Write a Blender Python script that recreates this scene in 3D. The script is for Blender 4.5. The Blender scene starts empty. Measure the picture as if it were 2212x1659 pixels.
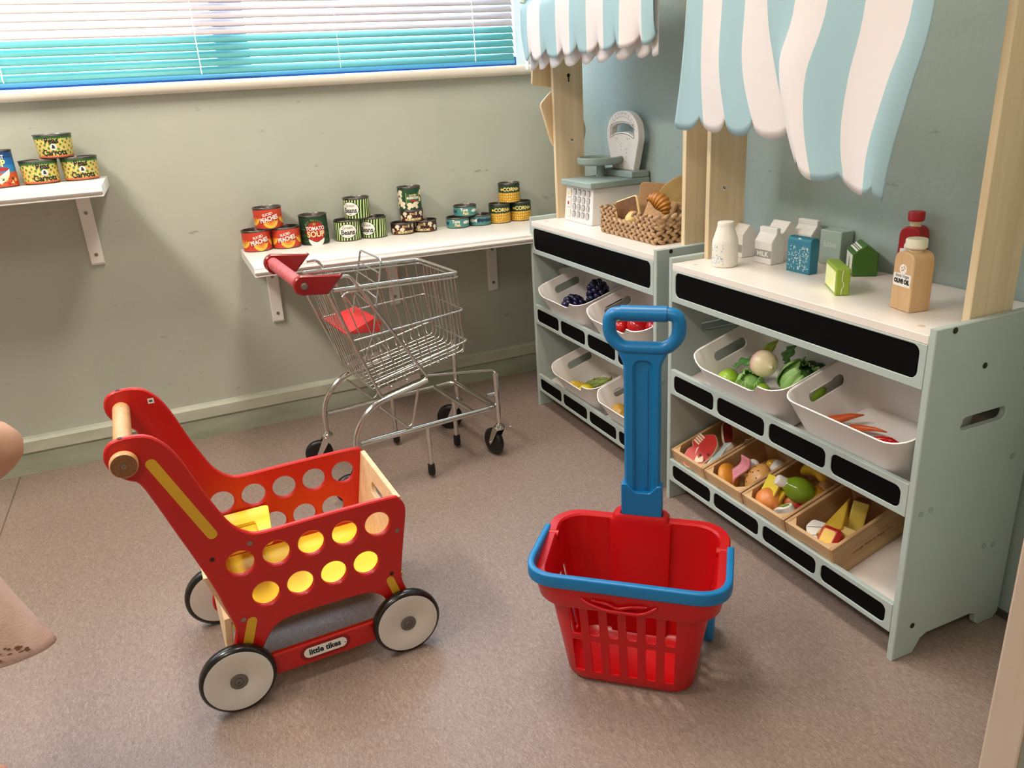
import bpy, bmesh, math, random
from mathutils import Vector, Matrix, Euler
from mathutils.geometry import tessellate_polygon
random.seed(7)
S = bpy.context.scene
COL = S.collection
PI = math.pi
R = math.radians
# ---------------------------------------------------------------- camera, sky, lights, exposure
cam_d = bpy.data.cameras.new('camera'); cam = bpy.data.objects.new('camera', cam_d); COL.objects.link(cam)
cam.location = (-1.32046, -2.56985, 0.99955)
cam.rotation_euler = (R(69.46), R(3.36524), R(-23.9773))
cam_d.sensor_width = 36.0; cam_d.lens = 1683.965/2212*36; cam_d.clip_start = 0.02
S.camera = cam
S.view_settings.view_transform = 'Standard'; S.view_settings.look = 'None'
S.view_settings.gamma = 1.0; S.view_settings.use_curve_mapping = False
S.view_settings.exposure = 0.0
W = bpy.data.worlds.new('sky'); S.world = W; W.use_nodes = True
W.node_tree.nodes['Background'].inputs[0].default_value = (0.62, 0.80, 1.0, 1)
W.node_tree.nodes['Background'].inputs[1].default_value = 14.0
def area(name, loc, rot, sx, sy, power, color):
    l = bpy.data.lights.new(name, 'AREA'); l.shape = 'RECTANGLE'; l.size = sx; l.size_y = sy
    l.energy = power; l.color = color
    o = bpy.data.objects.new(name, l); COL.objects.link(o); o.location = loc; o.rotation_euler = rot
    return o
LAMPS = [(-2.30, -1.12, 44.0), (-0.80, -1.05, 20.0), (-2.0, -3.4, 20.0)]
for i, (lx, ly, pw) in enumerate(LAMPS):
    area('ceiling_lamp_light', (lx, ly, 2.285), (0, 0, 0), 0.30, 1.1, pw, (1.0, 0.925, 0.835))

# ---------------------------------------------------------------- helpers
def lin(c):
    if isinstance(c, str):
        c = c.lstrip('#'); c = [int(c[i:i+2], 16)/255 for i in (0, 2, 4)]
    return tuple((v/12.92 if v <= 0.04045 else ((v+0.055)/1.055)**2.4) for v in c) + (1.0,)
MATS = {}
def mat(name, col, rough=0.5, metal=0.0, spec=0.5, var=0.0, scale=20.0, bump=0.0, bscale=200.0, stretch=(1,1,1), col2=None, trans=0.0, coat=0.0):
    """principled material; var / col2 give procedural colour variation, bump fine relief"""
    if name in MATS: return MATS[name]
    m = bpy.data.materials.new(name); m.use_nodes = True; nt = m.node_tree
    b = nt.nodes['Principled BSDF']
    c = lin(col)
    b.inputs['Base Color'].default_value = c
    b.inputs['Roughness'].default_value = rough; b.inputs['Metallic'].default_value = metal
    b.inputs['Specular IOR Level'].default_value = spec
    if coat: b.inputs['Coat Weight'].default_value = coat; b.inputs['Coat Roughness'].default_value = 0.08
    if trans:
        b.inputs['Transmission Weight'].default_value = trans
    if var or col2 or bump:
        tc = nt.nodes.new('ShaderNodeTexCoord'); mp = nt.nodes.new('ShaderNodeMapping')
        mp.inputs['Scale'].default_value = stretch
        nt.links.new(tc.outputs['Object'], mp.inputs['Vector'])
    if var or col2:
        n = nt.nodes.new('ShaderNodeTexNoise'); n.inputs['Scale'].default_value = scale; n.inputs['Detail'].default_value = 5
        nt.links.new(mp.outputs[0], n.inputs['Vector'])
        r = nt.nodes.new('ShaderNodeValToRGB')
        if col2:
            c2 = lin(col2)
        else:
            c2 = tuple(max(0, v*(1-var)) for v in c[:3]) + (1,)
        r.color_ramp.elements[0].position = 0.33; r.color_ramp.elements[1].position = 0.68
        r.color_ramp.elements[0].color = c2; r.color_ramp.elements[1].color = c
        nt.links.new(n.outputs['Fac'], r.inputs['Fac']); nt.links.new(r.outputs['Color'], b.inputs['Base Color'])
    if bump:
        n2 = nt.nodes.new('ShaderNodeTexNoise'); n2.inputs['Scale'].default_value = bscale; n2.inputs['Detail'].default_value = 3
        nt.links.new(mp.outputs[0], n2.inputs['Vector'])
        bp = nt.nodes.new('ShaderNodeBump'); bp.inputs['Strength'].default_value = bump; bp.inputs['Distance'].default_value = 0.002
        nt.links.new(n2.outputs['Fac'], bp.inputs['Height']); nt.links.new(bp.outputs[0], b.inputs['Normal'])
    MATS[name] = m
    return m
def wood(name, a, b2, rough=0.45, axis=2, sc=1.0):
    st = [60*sc, 60*sc, 60*sc]; st[axis] = 3.0*sc
    return mat(name, a, rough, col2=b2, scale=1.0, stretch=tuple(st))

class MB:
    """collects geometry, builds ONE mesh object"""
    def __init__(s): s.v = []; s.f = []; s.mi = []; s.uv = None
    def add(s, vs, fs, mi=0):
        o = len(s.v); s.v += [tuple(p) for p in vs]; s.f += [tuple(i+o for i in q) for q in fs]; s.mi += [mi]*len(fs); return s
    def box(s, x0, x1, y0, y1, z0, z1, mi=0):
        vs = [(x0,y0,z0),(x1,y0,z0),(x1,y1,z0),(x0,y1,z0),(x0,y0,z1),(x1,y0,z1),(x1,y1,z1),(x0,y1,z1)]
        return s.add(vs, [(0,3,2,1),(4,5,6,7),(0,1,5,4),(1,2,6,5),(2,3,7,6),(3,0,4,7)], mi)
    def tube(s, pts, r, n=8, closed=False, mi=0, caps=True):
        pts = [Vector(p) for p in pts]; N = len(pts); vs = []; fs = []
        up = None
        for i, p in enumerate(pts):
            if closed: t = (pts[(i+1) % N]-pts[i-1])
            else: t = pts[min(i+1, N-1)]-pts[max(i-1, 0)]
            t.normalize()
            if up is None:
                up = Vector((0,0,1)) if abs(t.z) < 0.9 else Vector((1,0,0))
            a = t.cross(up)
            if a.length < 1e-6: a = t.orthogonal()
            a.normalize(); b = a.cross(t); up = b
            rr = r[i] if isinstance(r, (list, tuple)) else r
            for k in range(n):
                w = 2*PI*k/n; vs.append(p + a*(rr*math.cos(w)) + b*(rr*math.sin(w)))
        M = N if closed else N-1
        for i in range(M):
            j = (i+1) % N
            for k in range(n):
                l = (k+1) % n; fs.append((i*n+k, i*n+l, j*n+l, j*n+k))
        if caps and not closed:
            fs.append(tuple(range(n-1, -1, -1))); fs.append(tuple((N-1)*n+k for k in range(n)))
        return s.add(vs, fs, mi)
    def lathe(s, prof, n=32, M=None, mi=0, cap0=True, cap1=True):
        """prof: list of (r, z) revolved about z"""
        vs = []; fs = []
        for (r, z) in prof:
            for k in range(n):
                w = 2*PI*k/n; vs.append(Vector((r*math.cos(w), r*math.sin(w), z)))
        for i in range(len(prof)-1):
            for k in range(n):
                l = (k+1) % n; fs.append((i*n+k, i*n+l, (i+1)*n+l, (i+1)*n+k))
        if cap0: fs.append(tuple(range(n-1, -1, -1)))
        if cap1: fs.append(tuple((len(prof)-1)*n+k for k in range(n)))
        if M: vs = [M @ v for v in vs]
        return s.add(vs, fs, mi)
    def ball(s, c, r, n=12, m=8, M=None, mi=0):
        """ellipsoid; r scalar or triple; M optional rotation"""
        if not isinstance(r, (tuple, list)): r = (r, r, r)
        vs = []; fs = []
        c = Vector(c)
        def tr(p):
            p = Vector((p[0]*r[0], p[1]*r[1], p[2]*r[2]))
            if M: p = M @ p
            return p + c
        vs.append(tr((0,0,-1)))
        for i in range(1, m):
            a = -PI/2 + PI*i/m
            for k in range(n):
                w = 2*PI*k/n; vs.append(tr((math.cos(a)*math.cos(w), math.cos(a)*math.sin(w), math.sin(a))))
        vs.append(tr((0,0,1))); L = len(vs)-1
        for k in range(n):
            fs.append((0, 1+(k+1) % n, 1+k)); fs.append((L, 1+(m-2)*n+k, 1+(m-2)*n+(k+1) % n))
        for i in range(m-2):
            for k in range(n):
                l = (k+1) % n; fs.append((1+i*n+k, 1+i*n+l, 1+(i+1)*n+l, 1+(i+1)*n+k))
        return s.add(vs, fs, mi)
    def loft(s, loops, closed_loop=True, cap0=False, cap1=False, mi=0):
        n = len(loops[0]); vs = [p for l in loops for p in l]; fs = []
        for i in range(len(loops)-1):
            for k in range(n if closed_loop else n-1):
                l = (k+1) % n; fs.append((i*n+k, i*n+l, (i+1)*n+l, (i+1)*n+k))
        if cap0: fs.append(tuple(range(n-1, -1, -1)))
        if cap1: fs.append(tuple((len(loops)-1)*n+k for k in range(n)))
        return s.add(vs, fs, mi)
    def plate(s, outer, holes, th, f, mi=0, ch=0.0, emi=None):
        """flat board from a 2D outline with holes; f(a,b,t)->xyz, t from 0 to th; ch chamfers the edges"""
        if emi is None: emi = mi
        loops = [outer]+list(holes)
        def area2(l): return sum(l[i][0]*l[(i+1) % len(l)][1]-l[(i+1) % len(l)][0]*l[i][1] for i in range(len(l)))
        L = []
        for i, l in enumerate(loops):
            ccw = area2(l) > 0
            l = list(l)
            if (i == 0) != ccw: l = l[::-1]
            L.append(l)
        def inset(l, d):
            out = []; n = len(l)
            for i in range(n):
                p0 = Vector(l[i-1]).to_2d(); p1 = Vector(l[i]).to_2d(); p2 = Vector(l[(i+1) % n]).to_2d()
                e1 = (p1-p0); e2 = (p2-p1)
                if e1.length < 1e-9 or e2.length < 1e-9: out.append(tuple(p1)); continue
                e1.normalize(); e2.normalize()
                n1 = Vector((-e1.y, e1.x)); n2 = Vector((-e2.y, e2.x)); m = n1+n2
                if m.length < 1e-6: out.append(tuple(p1)); continue
                m.normalize(); k = d/max(0.5, m.dot(n1)); out.append((p1.x+m.x*k, p1.y+m.y*k))
            return out
        I = [inset(l, ch) for l in L] if ch else L
        tri = tessellate_polygon([[Vector((p[0], p[1], 0)) for p in l] for l in I])
        flat = [p for l in I for p in l]; N = len(flat)
        lev = [(I, 0.0)] + ([(L, ch), (L, th-ch)] if ch else []) + [(I, th)]
        vs = []
        for (ls, t) in lev:
            for l in ls:
                for p in l: vs.append(f(p[0], p[1], t))
        fs = []; top = (len(lev)-1)*N
        for t in tri:
            a, b, c = t
            A, B_, C_ = flat[a], flat[b], flat[c]
            if (B_[0]-A[0])*(C_[1]-A[1])-(B_[1]-A[1])*(C_[0]-A[0]) < 0: b, c = c, b
            fs.append((a, c, b)); fs.append((top+a, top+b, top+c))
        s.add(vs, fs, mi); o = len(s.v)-len(vs); ef = []
        base = 0
        for l in L:
            n = len(l)
            for q in range(len(lev)-1):
                for k in range(n):
                    j = (k+1) % n
                    ef.append((o+q*N+base+k, o+q*N+base+j, o+(q+1)*N+base+j, o+(q+1)*N+base+k))
            base += n
        s.f += ef; s.mi += [emi]*len(ef)
        return s
    def build(s, name, m, parent=None, smooth=35, bevel=0.0, loc=None, seg=2, fixn=True):
        me = bpy.data.meshes.new(name); me.from_pydata([tuple(v) for v in s.v], [], s.f)
        for mm in (m if isinstance(m, (list, tuple)) else [m]): me.materials.append(mm)
        if len(me.materials) > 1: me.polygons.foreach_set('material_index', s.mi)
        if s.uv: s.uv(me)
        if fixn:
            bm = bmesh.new(); bm.from_mesh(me); bmesh.ops.recalc_face_normals(bm, faces=bm.faces); bm.to_mesh(me); bm.free()
        if smooth:
            me.shade_smooth()
            if smooth < 180: me.set_sharp_from_angle(angle=R(smooth))
        o = bpy.data.objects.new(name, me); COL.objects.link(o)
        if parent: o.parent = parent
        if loc: o.location = loc
        if bevel:
            b = o.modifiers.new('bevel', 'BEVEL'); b.width = bevel; b.segments = seg; b.limit_method = 'ANGLE'; b.angle_limit = R(40)
        return o
def tag(o, label=None, cat=None, group=None, kind=None):
    if label: o['label'] = label
    if cat: o['category'] = cat
    if group: o['group'] = group
    if kind: o['kind'] = kind
    return o
def thing(name, label, cat, loc=(0,0,0), rz=0.0, group=None):
    o = bpy.data.objects.new(name, None); COL.objects.link(o); o.empty_display_size = 0.02
    o.location = loc; o.rotation_euler = (0, 0, rz)
    return tag(o, label, cat, group)
def kids(o): return [c for c in COL.objects if c.parent == o]
def dup(o, loc=None, rot=None, label=None, group=None, parent=None):
    c = o.copy(); COL.objects.link(c)
    if parent: c.parent = parent
    if loc is not None: c.location = loc
    if rot is not None: c.rotation_euler = rot
    if label: c['label'] = label
    if group: c['group'] = group
    for k in kids(o): dup(k, parent=c)
    return c
def apply_mods(o):
    dg = bpy.context.evaluated_depsgraph_get(); me = bpy.data.meshes.new_from_object(o.evaluated_get(dg))
    o.modifiers.clear(); o.data = me; return o
def cut(o, mb):
    """subtract the geometry in mb from object o"""
    c = mb.build('cutter', MATS['plain']); c.parent = o.parent; c.location = o.location; c.rotation_euler = o.rotation_euler
    b = o.modifiers.new('cut', 'BOOLEAN'); b.object = c; b.operation = 'DIFFERENCE'; b.solver = 'EXACT'
    bpy.context.view_layer.update()
    mats = list(o.data.materials)
    apply_mods(o)
    bpy.data.objects.remove(c)
    me = o.data; me.shade_smooth(); me.set_sharp_from_angle(angle=R(35))
    return o
def rrect(x0, x1, y0, y1, r, n=4):
    out = []
    for (cx, cy, a0) in ((x1-r, y0+r, -90), (x1-r, y1-r, 0), (x0+r, y1-r, 90), (x0+r, y0+r, 180)):
        for k in range(n+1):
            a = R(a0+90*k/n); out.append((cx+r*math.cos(a), cy+r*math.sin(a)))
    return out
def circ(cx, cy, r, n=28, ry=None):
    ry = ry or r
    return [(cx+r*math.cos(2*PI*k/n), cy+ry*math.sin(2*PI*k/n)) for k in range(n)]
def smooth_poly(pts, rad, n=5):
    """round the corners of a closed 2D polygon; rad scalar or list"""
    out = []; N = len(pts)
    for i in range(N):
        p0, p1, p2 = Vector(pts[i-1]), Vector(pts[i]), Vector(pts[(i+1) % N])
        r = rad[i] if isinstance(rad, (list, tuple)) else rad
        if r <= 0: out.append(tuple(p1)); continue
        a = (p0-p1); b = (p2-p1); d = min(r, a.length*0.45, b.length*0.45)
        A = p1+a.normalized()*d; B_ = p1+b.normalized()*d
        for k in range(n+1):
            t = k/n; q = A*(1-t)**2+p1*(2*t*(1-t))+B_*t*t; out.append(tuple(q))
    return out
def text_geo(body, size, bold=0.0, shear=0.0, res=3, align='CENTER', space=1.0, line=1.0):
    cu = bpy.data.curves.new('t', 'FONT'); cu.body = body; cu.size = size; cu.offset = bold; cu.shear = shear
    cu.resolution_u = res; cu.align_x = align; cu.align_y = 'CENTER'; cu.space_character = space; cu.space_line = line
    o = bpy.data.objects.new('t', cu); COL.objects.link(o); bpy.context.view_layer.update()
    dg = bpy.context.evaluated_depsgraph_get(); me = bpy.data.meshes.new_from_object(o.evaluated_get(dg))
    vs = [(v.co.x, v.co.y) for v in me.vertices]; fs = [tuple(p.vertices) for p in me.polygons]
    bpy.data.objects.remove(o); bpy.data.curves.remove(cu); bpy.data.meshes.remove(me)
    return vs, fs
def lettering(parent, body, size, mp, m, name='lettering', bold=0.0, shear=0.0, rot=0.0, dx=0.0, dy=0.0, sx=1.0, sy=1.0, **k):
    vs, fs = text_geo(body, size, bold, shear, **k)
    c, s_ = math.cos(rot), math.sin(rot); mb = MB()
    mb.add([mp(dx+sx*x*c-sy*y*s_, dy+sx*x*s_+sy*y*c) for x, y in vs], fs)
    return mb.build(name, m, parent, smooth=0, fixn=False)
def patch(mb, outline, mp, mi=0, rings=3):
    """a flat printed shape: 2D outline filled with rings so that it can wrap a curved surface"""
    cx = sum(p[0] for p in outline)/len(outline); cy = sum(p[1] for p in outline)/len(outline); n = len(outline)
    vs = [mp(cx, cy)]; fs = []
    for r in range(1, rings+1):
        t = r/rings
        for p in outline: vs.append(mp(cx+(p[0]-cx)*t, cy+(p[1]-cy)*t))
    for k in range(n): fs.append((0, 1+k, 1+(k+1) % n))
    for r in range(rings-1):
        for k in range(n):
            a = 1+r*n; b = 1+(r+1)*n; l = (k+1) % n; fs.append((a+k, b+k, b+l, a+l))
    return mb.add(vs, fs, mi)
def arc_pts(p0, p1, p2, n=8):
    """points from p0 to p2 bending round p1 (quadratic)"""
    p0, p1, p2 = Vector(p0), Vector(p1), Vector(p2)
    return [p0*(1-t)**2+p1*(2*t*(1-t))+p2*t*t for t in [k/n for k in range(n+1)]]
def bend(pts, rad=0.02, n=5):
    """open polyline with rounded corners"""
    P = [Vector(p) for p in pts]; out = [P[0]]
    for i in range(1, len(P)-1):
        a = P[i-1]-P[i]; b = P[i+1]-P[i]; d = min(rad, a.length*0.48, b.length*0.48)
        out += arc_pts(P[i]+a.normalized()*d, P[i], P[i]+b.normalized()*d, n)
    out.append(P[-1]); return out
def spread(name, mb, m, parent, locs, **k):
    """one small piece built once, then copied to every location"""
    o = mb.build(name, m, parent, **k); o.location = locs[0]; out = [o]
    for l in locs[1:]:
        c = o.copy(); COL.objects.link(c); c.location = l; out.append(c)
    return out
mat('plain', '#888888')
CAMX, CAMY = cam.location.x, cam.location.y
def face_cam(x, y, off=0.0):      # turn so that local -y looks towards the viewer's side of the room
    return math.atan2(CAMY-y, CAMX-x)+PI/2+off
# ---------------------------------------------------------------- room shell
def wall_material(name, col, col2):
    m = bpy.data.materials.new(name); m.use_nodes = True; nt = m.node_tree; b = nt.nodes['Principled BSDF']
    b.inputs['Roughness'].default_value = 0.55; b.inputs['Specular IOR Level'].default_value = 0.3
    tc = nt.nodes.new('ShaderNodeTexCoord')
    n = nt.nodes.new('ShaderNodeTexNoise'); n.inputs['Scale'].default_value = 3.0; n.inputs['Detail'].default_value = 6
    nt.links.new(tc.outputs['Object'], n.inputs['Vector'])
    r = nt.nodes.new('ShaderNodeValToRGB'); r.color_ramp.elements[0].color = lin(col2); r.color_ramp.elements[1].color = lin(col)
    r.color_ramp.elements[0].position = 0.3; r.color_ramp.elements[1].position = 0.6
    nt.links.new(n.outputs['Fac'], r.inputs['Fac'])
    # scuffs: thin dark marks, stretched noise thresholded high
    mp = nt.nodes.new('ShaderNodeMapping'); mp.inputs['Scale'].default_value = (9, 9, 26); mp.inputs['Rotation'].default_value = (0.4, 0.5, 0.3)
    nt.links.new(tc.outputs['Object'], mp.inputs['Vector'])
    n2 = nt.nodes.new('ShaderNodeTexNoise'); n2.inputs['Scale'].default_value = 1.6; n2.inputs['Detail'].default_value = 4
    nt.links.new(mp.outputs[0], n2.inputs['Vector'])
    r2 = nt.nodes.new('ShaderNodeValToRGB'); r2.color_ramp.elements[0].position = 0.70; r2.color_ramp.elements[1].position = 0.76
    r2.color_ramp.elements[0].color = (0,0,0,1); r2.color_ramp.elements[1].color = (0.55,0.55,0.55,1)
    nt.links.new(n2.outputs['Fac'], r2.inputs['Fac'])
    mx = nt.nodes.new('ShaderNodeMix'); mx.data_type = 'RGBA'
    nt.links.new(r2.outputs['Color'], mx.inputs['Factor']); nt.links.new(r.outputs['Color'], mx.inputs['A']); mx.inputs['B'].default_value = lin('#6f6d62')
    nt.links.new(mx.outputs['Result'], b.inputs['Base Color'])
    n3 = nt.nodes.new('ShaderNodeTexNoise'); n3.inputs['Scale'].default_value = 60; n3.inputs['Detail'].default_value = 6
    nt.links.new(tc.outputs['Object'], n3.inputs['Vector'])
    bp = nt.nodes.new('ShaderNodeBump'); bp.inputs['Strength'].default_value = 0.25; bp.inputs['Distance'].default_value = 0.003
    nt.links.new(n3.outputs['Fac'], bp.inputs['Height']); nt.links.new(bp.outputs[0], b.inputs['Normal'])
    MATS[name] = m; return m
def floor_material():
    m = bpy.data.materials.new('linoleum'); m.use_nodes = True; nt = m.node_tree; b = nt.nodes['Principled BSDF']
    b.inputs['Roughness'].default_value = 0.40; b.inputs['Specular IOR Level'].default_value = 0.45
    tc = nt.nodes.new('ShaderNodeTexCoord')
    def noise(sc, st, det, rot=0.0):
        mp = nt.nodes.new('ShaderNodeMapping'); mp.inputs['Scale'].default_value = st; mp.inputs['Rotation'].default_value = (0, 0, rot)
        nt.links.new(tc.outputs['Object'], mp.inputs['Vector'])
        n = nt.nodes.new('ShaderNodeTexNoise'); n.inputs['Scale'].default_value = sc; n.inputs['Detail'].default_value = det
        n.inputs['Roughness'].default_value = 0.65; n.inputs['Distortion'].default_value = 1.4
        nt.links.new(mp.outputs[0], n.inputs['Vector']); return n
    n = noise(230, (1, 0.40, 1), 8, 0.35)
    r = nt.nodes.new('ShaderNodeValToRGB'); e = r.color_ramp.elements
    e[0].position = 0.26; e[0].color = lin('#75635a'); e[1].position = 0.76; e[1].color = lin('#aa988c')
    x = r.color_ramp.elements.new(0.48); x.color = lin('#8c796e')
    x = r.color_ramp.elements.new(0.56); x.color = lin('#968378')
    nt.links.new(n.outputs['Fac'], r.inputs['Fac'])
    n2 = noise(240, (1, 0.4, 1), 3, -0.6)
    r2 = nt.nodes.new('ShaderNodeValToRGB'); r2.color_ramp.elements[0].position = 0.28; r2.color_ramp.elements[1].position = 0.40
    r2.color_ramp.elements[0].color = (0.55,0.55,0.55,1); r2.color_ramp.elements[1].color = (0,0,0,1)
    nt.links.new(n2.outputs['Fac'], r2.inputs['Fac'])
    mx = nt.nodes.new('ShaderNodeMix'); mx.data_type = 'RGBA'
    nt.links.new(r2.outputs['Color'], mx.inputs['Factor']); nt.links.new(r.outputs['Color'], mx.inputs['A']); mx.inputs['B'].default_value = lin('#4c3d36')
    nt.links.new(mx.outputs['Result'], b.inputs['Base Color'])
    bp = nt.nodes.new('ShaderNodeBump'); bp.inputs['Strength'].default_value = 0.03; bp.inputs['Distance'].default_value = 0.001
    nt.links.new(n.outputs['Fac'], bp.inputs['Height']); nt.links.new(bp.outputs[0], b.inputs['Normal'])
    MATS['linoleum'] = m; return m
MW = wall_material('sage_wall_paint', '#bbbcae', '#b3b5a7')
MWR = wall_material('sea_green_wall_paint', '#a3b1aa', '#9aa9a2')
MF = floor_material()
M_ceil = mat('ceiling_paint', '#e8e4da', 0.8)
M_cream = mat('cream_gloss_paint', '#e6dccb', 0.35, var=0.06, scale=12)
M_white = mat('white_gloss_paint', '#efe9e2', 0.35, var=0.03, scale=9)
M_skirt = mat('skirting_paint', '#c6c7b3', 0.45, col2='#b3b5a3', scale=30, stretch=(0.3,1,1))
M_skirt2 = mat('skirting_paint_scuffed', '#a9ad9b', 0.55, col2='#92977f', scale=24, stretch=(0.25,1,1))
X0, X1, Y0, Y1, ZC = -3.6, 0.0, -4.6, 0.0, 2.30
def struct(o): o['kind'] = 'structure'; return o
struct(MB().box(X0, X1, Y0, Y1, -0.05, 0.0).build('floor', MF, smooth=0))
struct(MB().box(X0-.1, X1+.1, Y0-.1, Y1+.2, ZC, ZC+.05).build('ceiling', M_ceil, smooth=0))
WX0, WX1, WZ0, WZ1 = -3.2, -0.055, 1.068, 1.90
mb = MB()
mb.box(X0-.1, X1+.1, 0.0, 0.20, -0.05, WZ0); mb.box(X0-.1, X1+.1, 0.0, 0.20, WZ1, ZC)
mb.box(X0-.1, WX0, 0.0, 0.20, WZ0, WZ1); mb.box(WX1, X1+.1, 0.0, 0.20, WZ0, WZ1)
struct(mb.build('wall_back', MW, smooth=0))
struct(MB().box(0.0, 0.1, Y0-.1, 0.0, -0.05, ZC).build('wall_right', MWR, smooth=0))
struct(MB().box(X0-.1, X0, Y0-.1, 0.0, -0.05, ZC).build('wall_left', MW, smooth=0))
struct(MB().box(X0-.1, X1+.1, Y0-.1, Y0, -0.05, ZC).build('wall_front', MW, smooth=0))
# skirting board under the window: moulded upper rail over a plain lower board
bb = MB(); prof = [(0,0),(-.012,0),(-.012,.062),(-.009,.064),(-.016,.070),(-.018,.104),(-.012,.112),(0,.116)]
bb.loft([[(X0, p[0], p[1]) for p in prof], [(X1, p[0], p[1]) for p in prof]], closed_loop=True, cap0=True, cap1=True)
o = struct(bb.build('baseboard_back', [M_skirt, M_skirt2], smooth=30))
for p in o.data.polygons:
    c = p.center
    if c.z < 0.0635: p.material_index = 1
struct(MB().box(-0.008, 0, Y0, 0.0, 0.0, 0.012).build('baseboard_right', mat('dark_seal', '#4a453e', 0.6), smooth=0))
seam = MB().box(-1.879,-1.8755,Y0,-.0185,0.0,.0006).build('floor_seam', mat('floor_seam', '#6b5a50', .6), bpy.data.objects['floor'], smooth=0)
# window sill (rounded nosing)
sp = [(0.20,1.052),(-.022,1.052),(-.030,1.056),(-.034,1.063),(-.034,1.071),(-.031,1.078),(-.024,1.082),(0.20,1.082)]
sb = MB(); sb.loft([[(X0, p[0], p[1]) for p in sp], [(X1, p[0], p[1]) for p in sp]], cap0=True, cap1=True)
struct(sb.build('trim_1', M_cream, smooth=60))
# window: blue painted frame, mullions, glass, teal privacy film on the lower panes
M_blue = mat('blue_frame_paint', '#1d5596', 0.4); M_jamb = mat('pale_jamb_paint', '#dfe6ea', 0.5)
wf = MB()
for (a, b_, c, d) in ((WX0, WX1, 1.082, 1.115), (WX0, WX1, 1.86, 1.90), (-1.09, -0.995, 1.115, 1.86), (-2.18, -2.085, 1.115, 1.86)):
    wf.box(a, b_, 0.115, 0.165, c, d)
win = struct(wf.build('window_1', M_blue, smooth=0, bevel=0.003))
for (a, b_) in ((WX0, WX0+.05), (WX1-.05, WX1)): MB().box(a, b_, 0.114, 0.166, 1.0825, 1.8995).build('side_frame', M_jamb, win, smooth=0, bevel=.003)
gm = bpy.data.materials.new('window_glass'); gm.use_nodes = True; nt = gm.node_tree; nt.nodes.clear()
out = nt.nodes.new('ShaderNodeOutputMaterial'); tr = nt.nodes.new('ShaderNodeBsdfTransparent'); gl = nt.nodes.new('ShaderNodeBsdfGlossy'); mix = nt.nodes.new('ShaderNodeMixShader')
gl.inputs['Roughness'].default_value = 0.02; mix.inputs[0].default_value = 0.06
nt.links.new(tr.outputs[0], mix.inputs[1]); nt.links.new(gl.outputs[0], mix.inputs[2]); nt.links.new(mix.outputs[0], out.inputs[0])
for (a, b_) in ((WX0+.05, -2.18), (-2.085, -1.09), (-0.995, WX1-.05)):
    MB().box(a, b_, 0.138, 0.142, 1.115, 1.86).build('pane', gm, win, smooth=0)
# venetian blind
def slat_mat(name, c, tr):
    ms = bpy.data.materials.new(name); ms.use_nodes = True; nt = ms.node_tree; pb = nt.nodes['Principled BSDF']
    pb.inputs['Base Color'].default_value = lin(c); pb.inputs['Roughness'].default_value = 0.4
    tl = nt.nodes.new('ShaderNodeBsdfTranslucent'); tl.inputs[0].default_value = lin(c); mix = nt.nodes.new('ShaderNodeMixShader'); mix.inputs[0].default_value = tr
    nt.links.new(pb.outputs[0], mix.inputs[1]); nt.links.new(tl.outputs[0], mix.inputs[2]); nt.links.new(mix.outputs[0], nt.nodes['Material Output'].inputs[0]); return ms
ms = slat_mat('blind_slat', '#d8cbca', .13); ms2 = slat_mat('teal_blind_slat', '#6fbcb8', .26)
blind = thing('venetian_blind', 'pale slatted venetian blind hanging closed in the window above the sill', 'blind', (0, 0, 1.09))
BX0, BX1, BY = WX0+.03, -0.135, 0.066
sl = MB(); a = R(56); n = 6
for side in (0, 1):
    pass
prof = []
for k in range(n+1):
    t = (k/n-.5)*.0255; h = .0022*(1-(2*k/n-1)**2)
    prof.append((t*math.cos(a)-h*math.sin(a), t*math.sin(a)+h*math.cos(a)))
lo = [(BX0, BY+p[0], p[1]) for p in prof]; hi = [(BX1, BY+p[0], p[1]) for p in prof]
sl.loft([lo, hi], closed_loop=False)
pitch = 0.0212
sl2 = MB(); sl2.v, sl2.f, sl2.mi = list(sl.v), list(sl.f), list(sl.mi)
teal = sl2.build('slat', ms2, blind, smooth=60); teal.location = (0, 0, 0.022); teal.modifiers.new('s', 'SOLIDIFY').thickness = 0.0006; teal['label'] = 'teal slat'
first = sl.build('slat', ms, blind, smooth=60); first.location = (0, 0, 0.022+5*0.0212)
so = first.modifiers.new('s', 'SOLIDIFY'); so.thickness = 0.0006
for i in list(range(1, 5))+list(range(6, 35)):
    c = (teal if i < 5 else first).copy(); COL.objects.link(c); c.location = (0, 0, 0.022+i*pitch)
MB().box(BX0, BX1, BY-.012, BY+.012, 0.001, 0.011)  .build('bottom_rail', mat('blind_rail_blue', '#4d9fd0', 0.4), blind, smooth=0, bevel=0.003)
MB().box(BX0, BX1, BY-.016, BY+.016, 0.765, 0.80).build('head_rail', ms, blind, smooth=0, bevel=0.003)
M_cord = mat('white_cord', '#f4f1ea', 0.6)
for cx in (-3.0, -2.25, -1.655, -1.147, -0.735, -0.28):
    c = MB()
    for i in range(36):
        z = 0.012+i*pitch; c.tube([(cx+.0008*(i % 2), BY-.0125, z), (cx-.001, BY-.0155, z+pitch*.5), (cx+.001*(i % 2), BY-.0125, z+pitch)], 0.0016 if cx not in (-0.735,) else 0.0008, 5)
    c.build('ladder_cord', M_cord, blind)
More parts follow.
